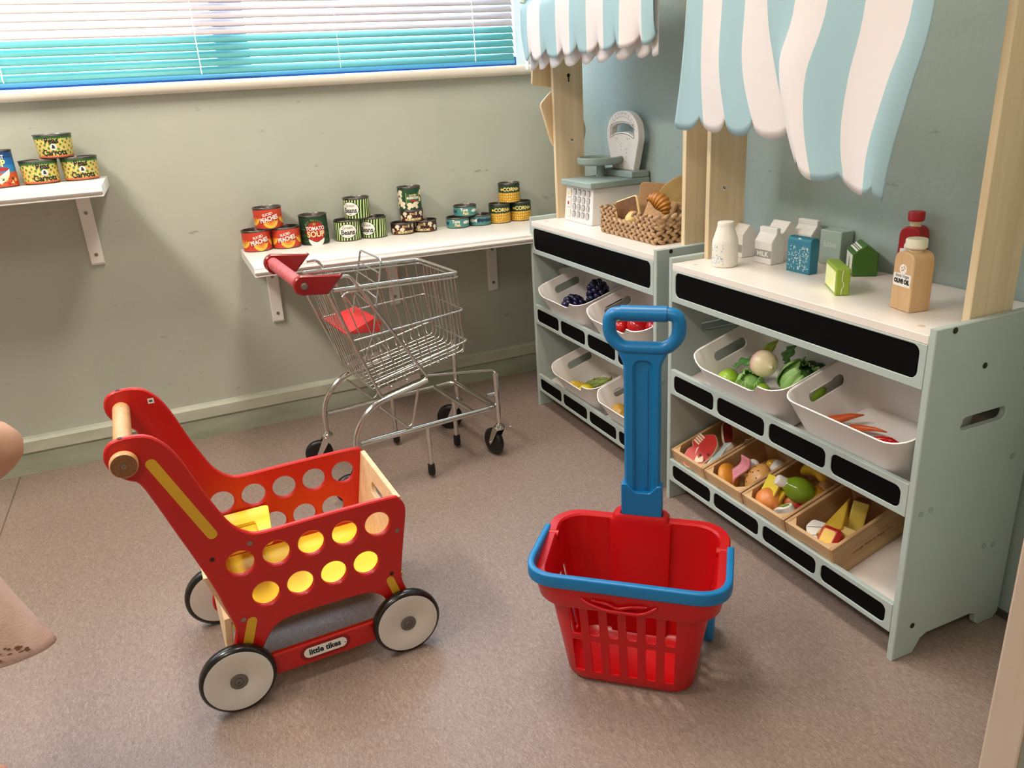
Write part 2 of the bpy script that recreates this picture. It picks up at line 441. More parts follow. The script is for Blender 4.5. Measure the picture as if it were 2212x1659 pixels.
# partition end on the right: painted board with a raw wooden edge strip
d = Vector((math.cos(R(14)), math.sin(R(14)), 0)); nrm = Vector((-d.y, d.x, 0))
A = Vector((-0.4375, -2.103, 0))
pw = MB(); base = [A+d*.003, A+d*.46, A+d*.46+nrm*.040, A+d*.003+nrm*.040]
pw.loft([[p+Vector((0,0,0.0)) for p in base], [p+Vector((0,0,1.5)) for p in base]], cap0=True, cap1=True)
struct(pw.build('wall_partition', mat('partition_paint', '#cfd2c4', 0.5), smooth=0))
M_beige = mat('beige_edge_board', '#ccb9a8', 0.5, col2='#c0aa96', scale=14, stretch=(1,1,0.15))
pw = MB(); q = [A-d*.006-nrm*.000, A+d*.004-nrm*.000, A+d*.004+nrm*.043, A-d*.006+nrm*.043]
pw.loft([[p.copy() for p in q], [p+Vector((0,0,1.5)) for p in q]], cap0=True, cap1=True)
struct(pw.build('trim_2', M_beige, smooth=0, bevel=0.003))
# ceiling lamps (frame and diffuser round the area lights)
M_diff = bpy.data.materials.new('lamp_diffuser'); M_diff.use_nodes = True
M_diff.node_tree.nodes['Principled BSDF'].inputs['Emission Color'].default_value = (1, .9, .75, 1)
M_diff.node_tree.nodes['Principled BSDF'].inputs['Emission Strength'].default_value = 4.0
for i, (lx, ly, pw_) in enumerate(LAMPS):
    t = thing('ceiling_light', ['long ceiling light nearest the window wall on the left', 'long ceiling light over the market stalls', 'long ceiling light at the back of the room'][i], 'light', (lx, ly, ZC), 0, 'ceiling lights')
    f = MB()
    for (a, b_, c, e) in ((-.17,-.155,-.57,.57),(.155,.17,-.57,.57),(-.155,.155,-.57,-.555),(-.155,.155,.555,.57)): f.box(a, b_, c, e, -.03, 0)
    f.build('frame', M_white, t, smooth=0)
    MB().box(-.155, .155, -.555, .555, -.010, -.004).build('diffuser', M_diff, t, smooth=0)
# ---------------------------------------------------------------- market stalls
M_unit = mat('duck_egg_paint', '#b0bbb4', 0.5, var=0.04, scale=14)
M_edge = M_unit
M_top = mat('white_laminate', '#ece2d8', 0.28, col2='#e6dbd0', scale=10)
M_chalk = mat('blackboard', '#060404', 0.7, spec=.08, col2='#090606', scale=25)
M_ply = wood('pale_birch_ply', '#e0cba8', '#d5bc95', 0.5, axis=2)
M_ply_d = wood('birch_ply_inner_face', '#b88d62', '#a87c52', 0.55, axis=2)
M_screw = mat('dark_screw', '#3a332c', 0.45, metal=0.7)
M_steel = mat('zinc_screw', '#9a958c', 0.35, metal=0.9)
M_paper = mat('white_sticker', '#efe9df', 0.6)
M_ink = mat('black_ink', '#12100e', 0.6)
UW, UD, UT = 0.705, 0.275, 0.013
TILT = 0.30
def stall(name, label, loc, H, lips=((.290,.352),(.055,.113)), post_top=1.34, group='toy market stalls'):
    t = thing(name, label, 'stall', loc, 0, group)
    # local axes: +x towards the wall (0 at the front), -y along the front, z up
    zt = H-.012
    side = [(0,0),(.050,0),(.058,.012),(.066,.026),(.080,.033),(.195,.033),(.210,.026),(.214,.006),(.222,0),(.262,0),(.275,.012),(.275,H),(0,H)]
    slot = rrect(.087,.196,.432,.456,.0115,5)
    for i, y in enumerate((0, -(UW-UT))):
        o = MB().plate(side, [slot], UT, lambda a,b,q,y=y: (a, y-q, b), ch=.0015).build('side_panel', M_unit, t, smooth=25)
        # countersunk screws and filler dots on the outer face
        yo = 0.0004 if i == 0 else -UW-.0004
        rm = Matrix.Rotation(PI/2 if i else -PI/2, 4, 'X')
        spread('screw', MB().lathe([(.0052,0),(.0052,.0008),(.002,.0010)], 12, rm), M_screw, o, [(sx, yo, sz) for (sx, sz) in ((.040,H-.007),(.122,.542),(.040,.064))])
        spread('filler_dot', MB().lathe([(.0058,0),(.0058,.0003)], 14, rm), mat('filler_dot', '#97a69c', 0.6), o, [(sx, yo, sz) for (sx, sz) in ((.21,.59),(.225,.52),(.235,.352),(.045,.298),(.022,.296),(.20,.18),(.225,.175))])
    MB().box(.0005, UD+.004, -(UW-UT), -UT, zt-.015, zt).build('counter_top', M_top, t, smooth=0, bevel=.0012)
    spread('screw_plug', MB().lathe([(.0062,0),(.0062,.0004)], 16), mat('plug_wood','#cdb9a4',.6), t, [(.034,-.055,zt-.0001), (.034,-.650,zt-.0001)])
    def front(z0, z1, slots, name, zs):
        hol = [rrect(a, b, zs[0], zs[1], min(.0135, (zs[1]-zs[0])*.3), 5) for a, b in slots]
        fr = MB().plate([(UT+.0002,z0),(UW-UT-.0002,z0),(UW-UT-.0002,z1),(UT+.0002,z1)], hol, .011, lambda a,b,q: (q, -a, b), ch=.0008).build(name, M_unit, t, smooth=25)
        for a, b in slots:
            MB().box(.0022, .0075, -b-.003, -a+.003, zs[0]-.003, zs[1]+.003).build('chalk_panel', M_chalk, fr, smooth=0)
        return fr
    front(.520, zt-.0152, [(.026,.679)], 'header_board', (.534,.600 if zt > .61 else zt-.019))
    for z0, z1 in lips:
        front(z0, z1, [(.026,.177),(.190,.343),(.357,.510),(.524,.678)], 'shelf_lip', (z0+.010, z1-.011))
        zf = z0+.016
        sh = MB(); x0, x1 = .0115, UD-.002
        for_y = (-UT-.0003, -(UW-UT)+.0003)
        vs = []
        for y in for_y: vs += [(x0,y,zf-.010),(x1,y,zf-.010+TILT*(x1-x0)),(x1,y,zf+TILT*(x1-x0)),(x0,y,zf)]
        sh.add(vs, [(0,1,2,3),(7,6,5,4),(0,4,5,1),(1,5,6,2),(2,6,7,3),(3,7,4,0)])
        sh.build('shelf', M_top, t, smooth=0)
    for i, y in enumerate((-UT-.0005, -(UW-UT)+.0145)):
        p = MB().box(.088, .188, y-.014, y, zt-.001, post_top).build('post', M_ply, t, smooth=0, bevel=.0015)
        # ply layers on the narrow front edge
    return t
STALL_H1, STALL_H2 = .632, .622
st1 = stall('market_stall', 'sage green toy market stall nearest the window with a till and bread basket on top', (-.290, -.330, 0), STALL_H1)
st2 = stall('market_stall', 'sage green toy market stall on the right with bottles and cartons on top', (-.285, -1.078, 0), STALL_H2)
def sticker(parent, ch, loc, rotm, s=.011, roll=0.0):
    M = Matrix.Translation(loc) @ rotm @ Matrix.Rotation(roll, 4, 'Z')
    p = MB(); p.add([M @ Vector(q) for q in ((-s/2,-s/2,.0003),(s/2,-s/2,.0003),(s/2,s/2,.0003),(-s/2,s/2,.0003))], [(0,1,2,3)])
    o = p.build('sticker', M_paper, parent, smooth=0, fixn=False)
    lettering(o, ch, s*.95, lambda x,y: M @ Vector((x,y,.0006)), M_ink, bold=.0004)
p1 = [c for c in kids(st1) if c.name.startswith('post')]; p2 = [c for c in kids(st2) if c.name.startswith('post')]
RY = Matrix.Rotation(PI/2, 4, 'X')      # faces -y
RYP = Matrix(((-1,0,0,0),(0,0,1,0),(0,1,0,0),(0,0,0,1)))   # faces +y
RX = Matrix(((0,0,-1,0),(-1,0,0,0),(0,1,0,0),(0,0,0,1)))   # faces -x
sticker(p1[0], 'N', (.145, -UT-.0146, .851), RY, roll=.15)
sticker(p1[1], 'M', (.120, -(UW-UT)+.0146, .870), RYP, roll=.5)
sticker(p2[0], 'N', (.128, -UT-.0146, .768), RY, roll=-.25)
k = MB(); k.lathe([(.0052,0),(.0052,.0006)], 14, Matrix.Translation((.140,-UT-.0146,1.036)) @ RY); k.box(.1385,.1425,-UT-.0152,-UT-.0146,1.018,1.034)
k.build('keyhole_slot', mat('dark_hole', '#1a100a', 0.8), p1[0], smooth=0)
k = MB(); k.ball((.187,-UT-.010,.735),(.002,.003,.006),8,6); k.build('chipped_edge', mat('dark_hole', '#1a100a', 0.8), p2[0])
# side boards on the window-side post of the first stall
def pad(pts, y, rad, nm, th=.010):
    sh = smooth_poly(pts, rad, 6)
    return MB().plate(sh, [], th, lambda a,b,q: (a, y+q, b), ch=.0015).build(nm, wood('beech_side_board', '#dcc19a', '#d0b288', .5, axis=2), st1, smooth=25)
# ---------------------------------------------------------------- striped awnings
def cloth_mat(name, c):
    m = mat(name, c, 0.85, spec=0.15, bump=0.15, bscale=900)
    nt = m.node_tree; pb = nt.nodes['Principled BSDF']; tl = nt.nodes.new('ShaderNodeBsdfTranslucent'); tl.inputs[0].default_value = lin(c)
    mx = nt.nodes.new('ShaderNodeMixShader'); mx.inputs[0].default_value = 0.25
    nt.links.new(pb.outputs[0], mx.inputs[1]); nt.links.new(tl.outputs[0], mx.inputs[2]); nt.links.new(mx.outputs[0], nt.nodes['Material Output'].inputs[0])
    return m
M_teal = cloth_mat('pale_teal_cotton', '#b2d0d6'); M_wcl = cloth_mat('white_cotton', '#f1eae8')
def cloth(name, cols, stripes, parent=None, nsub=14, nt_=24, dxf=None, scal=None, m=None):
    """cols: polylines [(t, (x,y,z))...] for every stripe boundary, top to bottom; stripes: 0 teal / 1 white"""
    def ev(col, t):
        n = len(col)
        for i in range(n-1):
            t0, p0 = col[i]; t1, p1 = col[i+1]
            if t <= t1 or i == n-2:
                k = (t-t0)/(t1-t0) if t1 > t0 else 0
                p0, p1 = Vector(p0), Vector(p1); d = t1-t0
                m0 = (p1-Vector(col[i-1][1]))/(t1-col[i-1][0])*d if i > 0 else (p1-p0)
                m1 = (Vector(col[i+2][1])-p0)/(col[i+2][0]-t0)*d if i < n-2 else (p1-p0)
                return p0*(2*k**3-3*k*k+1)+m0*(k**3-2*k*k+k)+p1*(-2*k**3+3*k*k)+m1*(k**3-k*k)
    mb = MB(); C_ = []
    for i in range(len(cols)-1):
        for s in range(nsub if i < len(cols)-2 else nsub+1):
            C_.append((i, s/nsub))
    vs = []; fs = []; mi = []
    for (i, s) in C_:
        for j in range(nt_+1):
            t = j/nt_
            p = ev(cols[i], t).lerp(ev(cols[i+1], t), s)
            u = (i+s)/(len(cols)-1)
            if scal:                    # scalloped hem: shorten between the lobes
                ph = scal[0]*u+scal[1]; fr_ = ph-math.floor(ph); lob = math.sqrt(max(0, 1-(2*fr_-1)**2))
                top = ev(cols[i], 0).lerp(ev(cols[i+1], 0), s)
                cutk = scal[2]*(1-lob)*t**7
                d = (p-top); 
                if d.length > 1e-6: p = p - d.normalized()*cutk
            if dxf: p = p + Vector(dxf(u, t))
            vs.append(p)
    H = nt_+1
    for k in range(len(C_)-1):
        for j in range(nt_):
            fs.append((k*H+j, (k+1)*H+j, (k+1)*H+j+1, k*H+j+1)); mi.append(stripes[C_[k][0]])
    mb.v = vs; mb.f = fs; mb.mi = mi
    o = mb.build(name, m or [M_teal, M_wcl], parent, smooth=180, fixn=False)
    so = o.modifiers.new('s', 'SOLIDIFY'); so.thickness = .0008; so.offset = 0
    return o
# first awning: hangs straight, doubled hem with a second layer behind
aw1 = thing('striped_awning', 'short striped cloth awning with doubled scalloped hem over the stall by the window', 'awning', (-.29, -.33, 1.08), 0, 'striped awnings')
def straight(x, y0, y1, z0, z1, widths, lean=0.0, back=None):
    tot = sum(widths); acc = 0; cols = []
    for w in [0]+widths:
        acc += w; y = y0+(y1-y0)*acc/tot
        cols.append([(0,(x+.14,y,z1+.115)),(0.38,(x+.012,y,z1)),(0.45,(x,y,z1-.012)),(1,(x-.004,y,z0))])
    return cols
wd = [.62,1,1,1,1,1,1,1,.55]
ripple = lambda u,t: (.004*math.sin(u*21+1.0)*t + .003*math.sin(u*47)*t, 0, 0)
c1 = cloth('cloth', straight(0, -.010, -.690, -.002, .150, wd), [0,1,0,1,0,1,0,1,0], aw1, dxf=ripple, scal=(8.1,.02,.036))
c2 = cloth('lining', straight(.012, -.020, -.680, -.026, .150, wd), [1]*9, aw1, dxf=lambda u,t: (.012+.004*math.sin(u*18)*t,0,0), scal=(8.4,.35,.036))
c2['label'] = 'white lining behind the stripes'
tg = MB().box(-.002,.0,-.052,-.034,-.022,.002).build('care_tag', M_paper, aw1, smooth=0)
# second awning: slipped off its rail, right half sagging in front of the left
aw2 = thing('striped_awning', 'long striped cloth awning sagging to the right over the bottles stall', 'awning', (0, 0, 0), 0, 'striped awnings')
def bnd(pts): return pts
def yz(x, *p):
    n = len(p); return [(i/(n-1), (x, a, b)) for i, (a, b) in enumerate(p)]
xl = -.285
L = [yz(xl, (-1.135,1.34), (-1.128,1.154), (-1.112,1.02), (-1.088,.902)),
     yz(xl, (-1.185,1.34), (-1.182,1.148), (-1.178,1.02), (-1.190,.900)),
     yz(xl, (-1.245,1.34), (-1.243,1.143), (-1.240,1.02), (-1.270,.896)),
     yz(xl, (-1.310,1.34), (-1.310,1.137), (-1.310,1.02), (-1.350,.892)),
     yz(xl, (-1.380,1.34), (-1.375,1.130), (-1.400,1.02), (-1.440,.890)),
     yz(xl, (-1.440,1.34), (-1.420,1.128), (-1.430,1.02), (-1.470,.892))]
fold = lambda u,t: (.005*math.sin(u*7+.5)*t+.0015*math.sin(u*26)*t + .02*max(0,u-.75)*t, 0, 0)
l_ = cloth('cloth', L, [0,1,0,1,1], aw2, dxf=fold, scal=(4.65,.21,.034))
xr = -.300
def px(*p): return yz(xr, *p)
Rr = [px((-1.376,1.34),(-1.381,1.126),(-1.405,1.02),(-1.440,.925),(-1.468,.858)),
      px((-1.450,1.34),(-1.455,1.117),(-1.428,1.02),(-1.452,.925),(-1.488,.845)),
      px((-1.525,1.34),(-1.530,1.110),(-1.497,1.00),(-1.505,.915),(-1.535,.830)),
      px((-1.600,1.34),(-1.602,1.103),(-1.580,.985),(-1.575,.90),(-1.590,.822)),
      px((-1.690,1.34),(-1.690,1.090),(-1.660,.975),(-1.640,.885),(-1.640,.812)),
      px((-1.724,1.34),(-1.724,1.085),(-1.700,.965),(-1.680,.875),(-1.672,.805))]
fold2 = lambda u,t: (-.012*math.sin(u*PI)*t+.010*math.sin(u*11+1.2)*t, 0, 0)
r_ = cloth('cloth', Rr, [0,1,0,1,0], aw2, dxf=fold2, scal=(3.0,.30,.022))
# stitched hem down the free edges
M_rail = mat('awning_rail', '#b9c9bf', 0.5)
for (y0, xf, H) in ((-.330, -.290, STALL_H1), (-1.078, -.285, STALL_H2)):
    for k, st in ((0, st1),) if y0 > -.5 else ((0, st2),):
        for yy in (-.004, -UW+.004):
            arm = MB(); pts = arc_pts((.165, yy, 1.335), (.03, yy, 1.335), (.012, yy, 1.235), 10); arm.tube(pts, .009, 8)
            arm.build('awning_arm', M_rail, st)
        MB().tube([(.020, -.004, 1.222), (.020, -UW+.004, 1.222)], .007, 8).build('awning_rail', M_rail, st)
pad([(.095,1.000),(.050,.960),(.086,.840),(.150,.800),(.197,.842),(.205,.880),(.188,.930)], -UT-.030+.014+.0165, .012, 'side_board')
pad([(.052,1.20),(.034,1.016),(.100,1.004),(.12,1.20)], -UT+.0175, .008, 'side_board')
# ---------------------------------------------------------------- wall shelves
def shelf(label, x0, x1, z, depth, brackets, roll=0.0, drop=.245):
    t = thing('wall_shelf', label, 'shelf', ((x0+x1)/2, 0, z), 0, 'white wall shelves')
    t.rotation_euler = (0, roll, 0)
    w = (x1-x0)/2; d = depth
    pr = [(0,0),(-d+.012,0),(-d+.006,-.001),(-d+.004,-.005),(-d+.004,-.008),(-d,-.010),(-d-.002,-.014),(-d,-.018),(-d+.006,-.020),(-d+.008,-.022),(-d+.004,-.024),(-d+.002,-.026),(-d+.006,-.028),(0,-.028)]
    b = MB(); b.loft([[(-w,p[0],p[1]) for p in pr],[(w,p[0],p[1]) for p in pr]], cap0=True, cap1=True)
    b.build('board', M_white, t, smooth=30, bevel=.0008)
    for (bx, tilt) in brackets:
        k = MB()
        out = [(0,-.0282),(-.22,-.0282),(-.232,-.031),(-.236,-.036),(-.030,-.042),(-.020,-.046),(-.016,-.054),(-.012,-drop+.006),(-.008,-drop),(0,-drop)]
        k.plate([(p[0],p[1]) for p in out], [], .036, lambda a,b_,q: (bx-.018+q, a, b_), ch=.002)
        o = k.build('bracket', M_white, t, smooth=30)
        spread('screw', MB().lathe([(.0052,0),(.0050,.0012),(.0022,.0013),(.0020,.0002)], 12, Matrix.Rotation(PI/2,4,'X')), M_steel, o, [(bx,-.0152,-.095),(bx,-.0130,-drop+.030)])
    return t
SL = math.radians(.80)
def sh2z(x): return .5905-.014*(x+1.13)
shelf2 = shelf('long white wall shelf behind the metal trolley holding the rows of small cans', -1.132, -.115, sh2z((-1.132-.115)/2), .352, [(-.428, 0), (-.035, 0), (.330, 0)], roll=math.atan(.014))
shelf1 = shelf('white wall shelf end at the left edge holding the peas and carrots cans', -2.35, -1.455, .8435, .350, [(.372, 0), (-.25, 0)])
# ---------------------------------------------------------------- toy food cans
M_tin = mat('tin_rim', '#6f6964', 0.32, metal=0.9)
M_tin_in = mat('tin_lid', '#5a534e', 0.45, metal=0.6)
M_w = mat('print_white', '#f4efe6', 0.5); M_k = mat('print_black', '#14120f', 0.5)
M_or = mat('print_orange', '#e0552c', 0.45); M_ye = mat('print_yellow', '#f0c043', 0.45); M_rd = mat('print_red', '#b51f1f', 0.45)
M_dg = mat('print_dark_green', '#1e3d22', 0.45); M_cream_p = mat('print_cream', '#f0dca0', 0.5); M_lye = mat('print_light_yellow', '#f6e08e', 0.5)
def uv_mat(name, build, rough=0.42):
    m = bpy.data.materials.new(name); m.use_nodes = True; nt = m.node_tree; b = nt.nodes['Principled BSDF']; b.inputs['Roughness'].default_value = rough
    u = nt.nodes.new('ShaderNodeUVMap'); build(nt, u.outputs[0], b); MATS[name] = m; return m
def ramp(nt, fac, stops, const=True):
    r = nt.nodes.new('ShaderNodeValToRGB'); r.color_ramp.interpolation = 'CONSTANT' if const else 'LINEAR'
    e = r.color_ramp.elements; e[0].position, e[0].color = stops[0][0], lin(stops[0][1]); e[1].position, e[1].color = stops[1][0], lin(stops[1][1])
    for p, c in stops[2:]:
        x = e.new(p); x.color = lin(c)
    nt.links.new(fac, r.inputs['Fac']); return r.outputs['Color']
def sep(nt, v):
    s = nt.nodes.new('ShaderNodeSeparateXYZ'); nt.links.new(v, s.inputs[0]); return s.outputs
def scl(nt, v, sc, rot=0.0):
    m = nt.nodes.new('ShaderNodeMapping'); m.inputs['Scale'].default_value = sc; m.inputs['Rotation'].default_value = (0,0,rot); nt.links.new(v, m.inputs[0]); return m.outputs[0]
def mixc(nt, f, a, b):
    m = nt.nodes.new('ShaderNodeMix'); m.data_type = 'RGBA'; nt.links.new(f, m.inputs['Factor'])
    for k, v in (('A', a), ('B', b)):
        if isinstance(v, str): m.inputs[k].default_value = lin(v)
        else: nt.links.new(v, m.inputs[k])
    return m.outputs['Result']
def gt(nt, v, th, lt=False):
    m = nt.nodes.new('ShaderNodeMath'); m.operation = 'LESS_THAN' if lt else 'GREATER_THAN'; nt.links.new(v, m.inputs[0]); m.inputs[1].default_value = th; return m.outputs[0]
def vor(nt, v, scale, feat='F1', rand=1.0):
    n = nt.nodes.new('ShaderNodeTexVoronoi'); n.feature = feat; n.inputs['Scale'].default_value = scale; n.inputs['Randomness'].default_value = rand; nt.links.new(v, n.inputs['Vector']); return n
# uv: x = distance round the can in cm, y = height 0..1
def f_plain(c): return lambda nt, u, b: b.inputs['Base Color'].__setattr__('default_value', lin(c))
def f_peas(nt, u, b):
    xyz = sep(nt, u)
    v = vor(nt, scl(nt, u, (1, 4.4, 1), .6), 1.0, rand=.25); d = gt(nt, v.outputs['Distance'], .30, True)
    v2 = vor(nt, scl(nt, u, (1.1, 4.8, 1), .1), .85, rand=.3); d2 = gt(nt, v2.outputs['Distance'], .42, True)
    c = mixc(nt, d2, '#c9c56a', '#e0a860'); c = mixc(nt, d, c, '#4c7a2c')
    n = nt.nodes.new('ShaderNodeTexWave'); n.inputs['Scale'].default_value = .55; nt.links.new(scl(nt, u, (1,0,1)), n.inputs['Vector'])
    ad = nt.nodes.new('ShaderNodeMath'); ad.operation = 'MULTIPLY_ADD'; nt.links.new(n.outputs['Fac'], ad.inputs[0]); ad.inputs[1].default_value = .04; nt.links.new(xyz[1], ad.inputs[2])
    c = mixc(nt, gt(nt, ad.outputs[0], .90), c, '#2f5a2a'); c = mixc(nt, gt(nt, ad.outputs[0], .10, True), c, '#d9663f')
    nt.links.new(c, b.inputs['Base Color'])
def f_beans(nt, u, b):
    w = nt.nodes.new('ShaderNodeTexWave'); w.inputs['Scale'].default_value = .36; w.inputs['Distortion'].default_value = 2.6; w.inputs['Detail'].default_value = 1.0
    nt.links.new(scl(nt, u, (1, 1.6, 1), .35), w.inputs['Vector'])
    c = ramp(nt, w.outputs['Fac'], [(0,'#15240f'),(.22,'#3f6a24'),(.45,'#6f9a35'),(.68,'#bcd077'),(.88,'#e9edc2')])
    nt.links.new(c, b.inputs['Base Color'])
def f_corn(nt, u, b):
    xyz = sep(nt, u); v = vor(nt, scl(nt, u, (1, 5.0, 1)), 1.35, 'DISTANCE_TO_EDGE', .4)
    c = ramp(nt, v.outputs['Distance'], [(0,'#a8741f'),(.07,'#dca736'),(.22,'#efcb62')])
    c = mixc(nt, gt(nt, xyz[1], .55), c, '#20402a'); nt.links.new(c, b.inputs['Base Color'])
def f_tuna(nt, u, b):
    w = nt.nodes.new('ShaderNodeTexWave'); w.bands_direction = 'Y'; w.inputs['Scale'].default_value = .55; w.inputs['Distortion'].default_value = 2.2
    nt.links.new(scl(nt, u, (.35, 4, 1)), w.inputs['Vector'])
    c = ramp(nt, w.outputs['Fac'], [(0,'#2f6f72'),(.35,'#4c9591'),(.7,'#3f8582'),(.9,'#7fbfae')])
    nt.links.new(c, b.inputs['Base Color'])
def f_soup(nt, u, b):
    xyz = sep(nt, u); w = nt.nodes.new('ShaderNodeTexWave'); w.bands_direction = 'Y'; w.inputs['Scale'].default_value = 1.4; w.inputs['Distortion'].default_value = 1.0
    nt.links.new(u, w.inputs['Vector']); c = ramp(nt, w.outputs['Fac'], [(0,'#16301d'),(.8,'#27502c')]); 
    c = mixc(nt, gt(nt, xyz[1], .72), c, '#1b3a22'); nt.links.new(c, b.inputs['Base Color'])
def f_alph(nt, u, b):
    xyz = sep(nt, u); c = ramp(nt, xyz[1], [(0,'#c8502a'),(.40,'#2b7fb8'),(.62,'#1f6aa8'),(.82,'#14487e')]); nt.links.new(c, b.inputs['Base Color'])
L_PEACH = uv_mat('peach_label', f_plain('#c9402a')); L_PEAS = uv_mat('peas_label', f_peas); L_BEAN = uv_mat('bean_label', f_beans)
L_CORN = uv_mat('corn_label', f_corn); L_TUNA = uv_mat('tuna_label', f_tuna); L_SOUP = uv_mat('soup_label', f_soup); L_ALPH = uv_mat('alphabet_label', f_alph)
L_MUSH = uv_mat('mushroom_label', f_plain('#3a1f1a')); L_MUSHT = uv_mat('tall_mushroom_label', f_plain('#1f4a2e'))
def can(name, r, h, lab, r_top=None):
    """an open topped toy tin: metal body with rolled rims, printed paper sleeve"""
    t = thing(name, None, None)
    rt = r_top or r
    tin = MB(); n = 36
    tin.lathe([(r*.93,0),(r*.985,.0005),(r*.99,.003),(r*.985,.004),(rt*.985,h-.006),(rt*1.0,h-.005),(rt*1.035,h-.003),(rt*1.04,h-.001),(rt*1.02,h),(rt*.96,h),(rt*.93,h-.002),(rt*.92,h-.010),(rt*.90,h-.012)], n)
    tin.build('tin', [M_tin], t, smooth=50)
    MB().lathe([(0.0001,h-.0118),(rt*.905,h-.0118)], n, cap0=False, cap1=False).build('lid', M_tin_in, t, smooth=40)
    s = MB(); z0, z1 = .0035, h-.0055; seg = 48; vs = []; fs = []
    for j in range(4):
        z = z0+(z1-z0)*j/3; rr = (r+(rt-r)*j/3)+.0004
        for k in range(seg+1):
            a = 2*PI*k/seg-PI; vs.append((rr*math.sin(a), -rr*math.cos(a), z))
    for j in range(3):
        for k in range(seg): fs.append((j*(seg+1)+k, j*(seg+1)+k+1, (j+1)*(seg+1)+k+1, (j+1)*(seg+1)+k))
    s.add(vs, fs)
    def uvs(me):
        uv = me.uv_layers.new(name='UVMap')
        for l in me.loops:
            k = l.vertex_index % (seg+1); j = l.vertex_index//(seg+1)
            uv.data[l.index].uv = ((2*PI*k/seg-PI)*r*100, j/3)
    s.uv = uvs
    lb = s.build('label', lab, t, smooth=180)
    def mp(layer=1):
        def f(x, y):
            q = max(0, min(1, (y-z0)/(z1-z0))); rr = r+(rt-r)*q+.0004+.00025*layer; a = x/rr
            return (rr*math.sin(a), -rr*math.cos(a), y)
        return f
    return t, lb, mp, h
def shape(lb, outline, f, m, name='printed_shape', rings=3):
    mb = MB(); patch(mb, outline, f, 0, rings); return mb.build(name, m, lb, smooth=0, fixn=False)
def half(cx, cy, r, a0, a1, n=16):
    return [(cx+r*math.cos(R(a0+(a1-a0)*k/n)), cy+r*math.sin(R(a0+(a1-a0)*k/n))) for k in range(n+1)]
def can_peach():
    t, lb, mp, h = can('peach_can', .0420, .064, L_PEACH)
    for (cx, cy) in ((.006,.0265),(-.050,.036),(.058,.036),(.112,.03)):
        shape(lb, half(cx,cy,.0235,-178,-2), mp(1), M_ye, 'peach_slice'); shape(lb, half(cx,cy+.0002,.0155,-178,-2), mp(2), mat('print_peach_mid', '#e8973c', .45), 'peach_flesh'); shape(lb, half(cx,cy+.0004,.0085,-178,-2), mp(3), mat('print_peach_stone', '#d8642f', .45), 'peach_stone')
    shape(lb, [(-.024,.0275),(.030,.0395),(.029,.0265),(-.023,.0165)], mp(4), mat('print_dark_red', '#a32b1f', .45), 'title_shadow')
    lettering(lb, 'PEACHES', .0150, mp(5), M_w, rot=.20, dx=.003, dy=.0310, bold=.0005, sx=.92, sy=1.2)
    lettering(lb, 'SLICED', .0105, mp(5), M_w, rot=.20, dx=.0, dy=.0448, bold=.0003, sx=.95, sy=.95)
    return t
def can_beans():
    t, lb, mp, h = can('green_bean_can', .0408, .066, L_BEAN)
    shape(lb, circ(0,.033,.0300,32,.0225), mp(1), M_k, 'title_border'); shape(lb, circ(0,.033,.0285,32,.021), mp(2), M_w, 'title_oval')
    lettering(lb, 'Beans', .0225, mp(3), M_k, dy=.0285, bold=.0005, sx=.86); lettering(lb, 'Green', .0130, mp(3), mat('print_olive','#4c5a2a',.5), dy=.0435)
    lettering(lb, '~', .012, mp(3), M_k, dy=.0175, sx=1.4)
    return t
def can_corn():
    t, lb, mp, h = can('corn_can', .0366, .066, L_CORN)
    lettering(lb, 'CORN', .0170, mp(3), M_lye, dx=.004, dy=.0455, bold=.0006, sx=1.0)
    for dx in (-.0265,.0330):
        shape(lb, circ(dx,.0455,.0055,14,.0042), mp(2), M_ye, 'corn_cob'); 
    return t
def can_tuna(front=True):
    t, lb, mp, h = can('tuna_can', .0380, .036, L_TUNA)
    lettering(lb, 'Tuna', .0135, mp(4), M_w, dx=-.004, dy=.0235, bold=.0005, sx=.95); lettering(lb, 'Fish', .0135, mp(4), M_cream_p, dx=.001, dy=.0115, bold=.0005, sx=.95)
    def fish(cx, cy, s, m):
        o = [(cx-.014*s,cy),(cx-.006*s,cy+.0055*s),(cx+.006*s,cy+.0045*s),(cx+.012*s,cy+.001*s),(cx+.018*s,cy+.006*s),(cx+.017*s,cy-.006*s),(cx+.012*s,cy-.001*s),(cx+.004*s,cy-.005*s),(cx-.008*s,cy-.005*s)]
        shape(lb, o, mp(2), m, 'printed_fish')
    fish(.034,.019,1.0, M_w); fish(.066,.019,1.3, mat('print_navy','#1c3358',.5)); fish(.10,.018,1.0, mat('print_navy','#1c3358',.5)); fish(-.05,.018,1.0, mat('print_navy','#1c3358',.5))
    return t
def shroom(lb, mp, cx, cy, s, rot=0.0):
    o = [(-.010,.001),(-.0095,.006),(-.005,.0105),(0,.0115),(.005,.0105),(.0095,.006),(.010,.001),(.0045,-.001),(.004,-.0085),(-.004,-.0085),(-.0045,-.001)]
    c, q = math.cos(rot), math.sin(rot)
    shape(lb, [(cx+s*(x*c-y*q), cy+s*(x*q+y*c)) for x, y in o], mp(1), mat('print_mushroom','#ead9bd',.5), 'printed_mushroom')
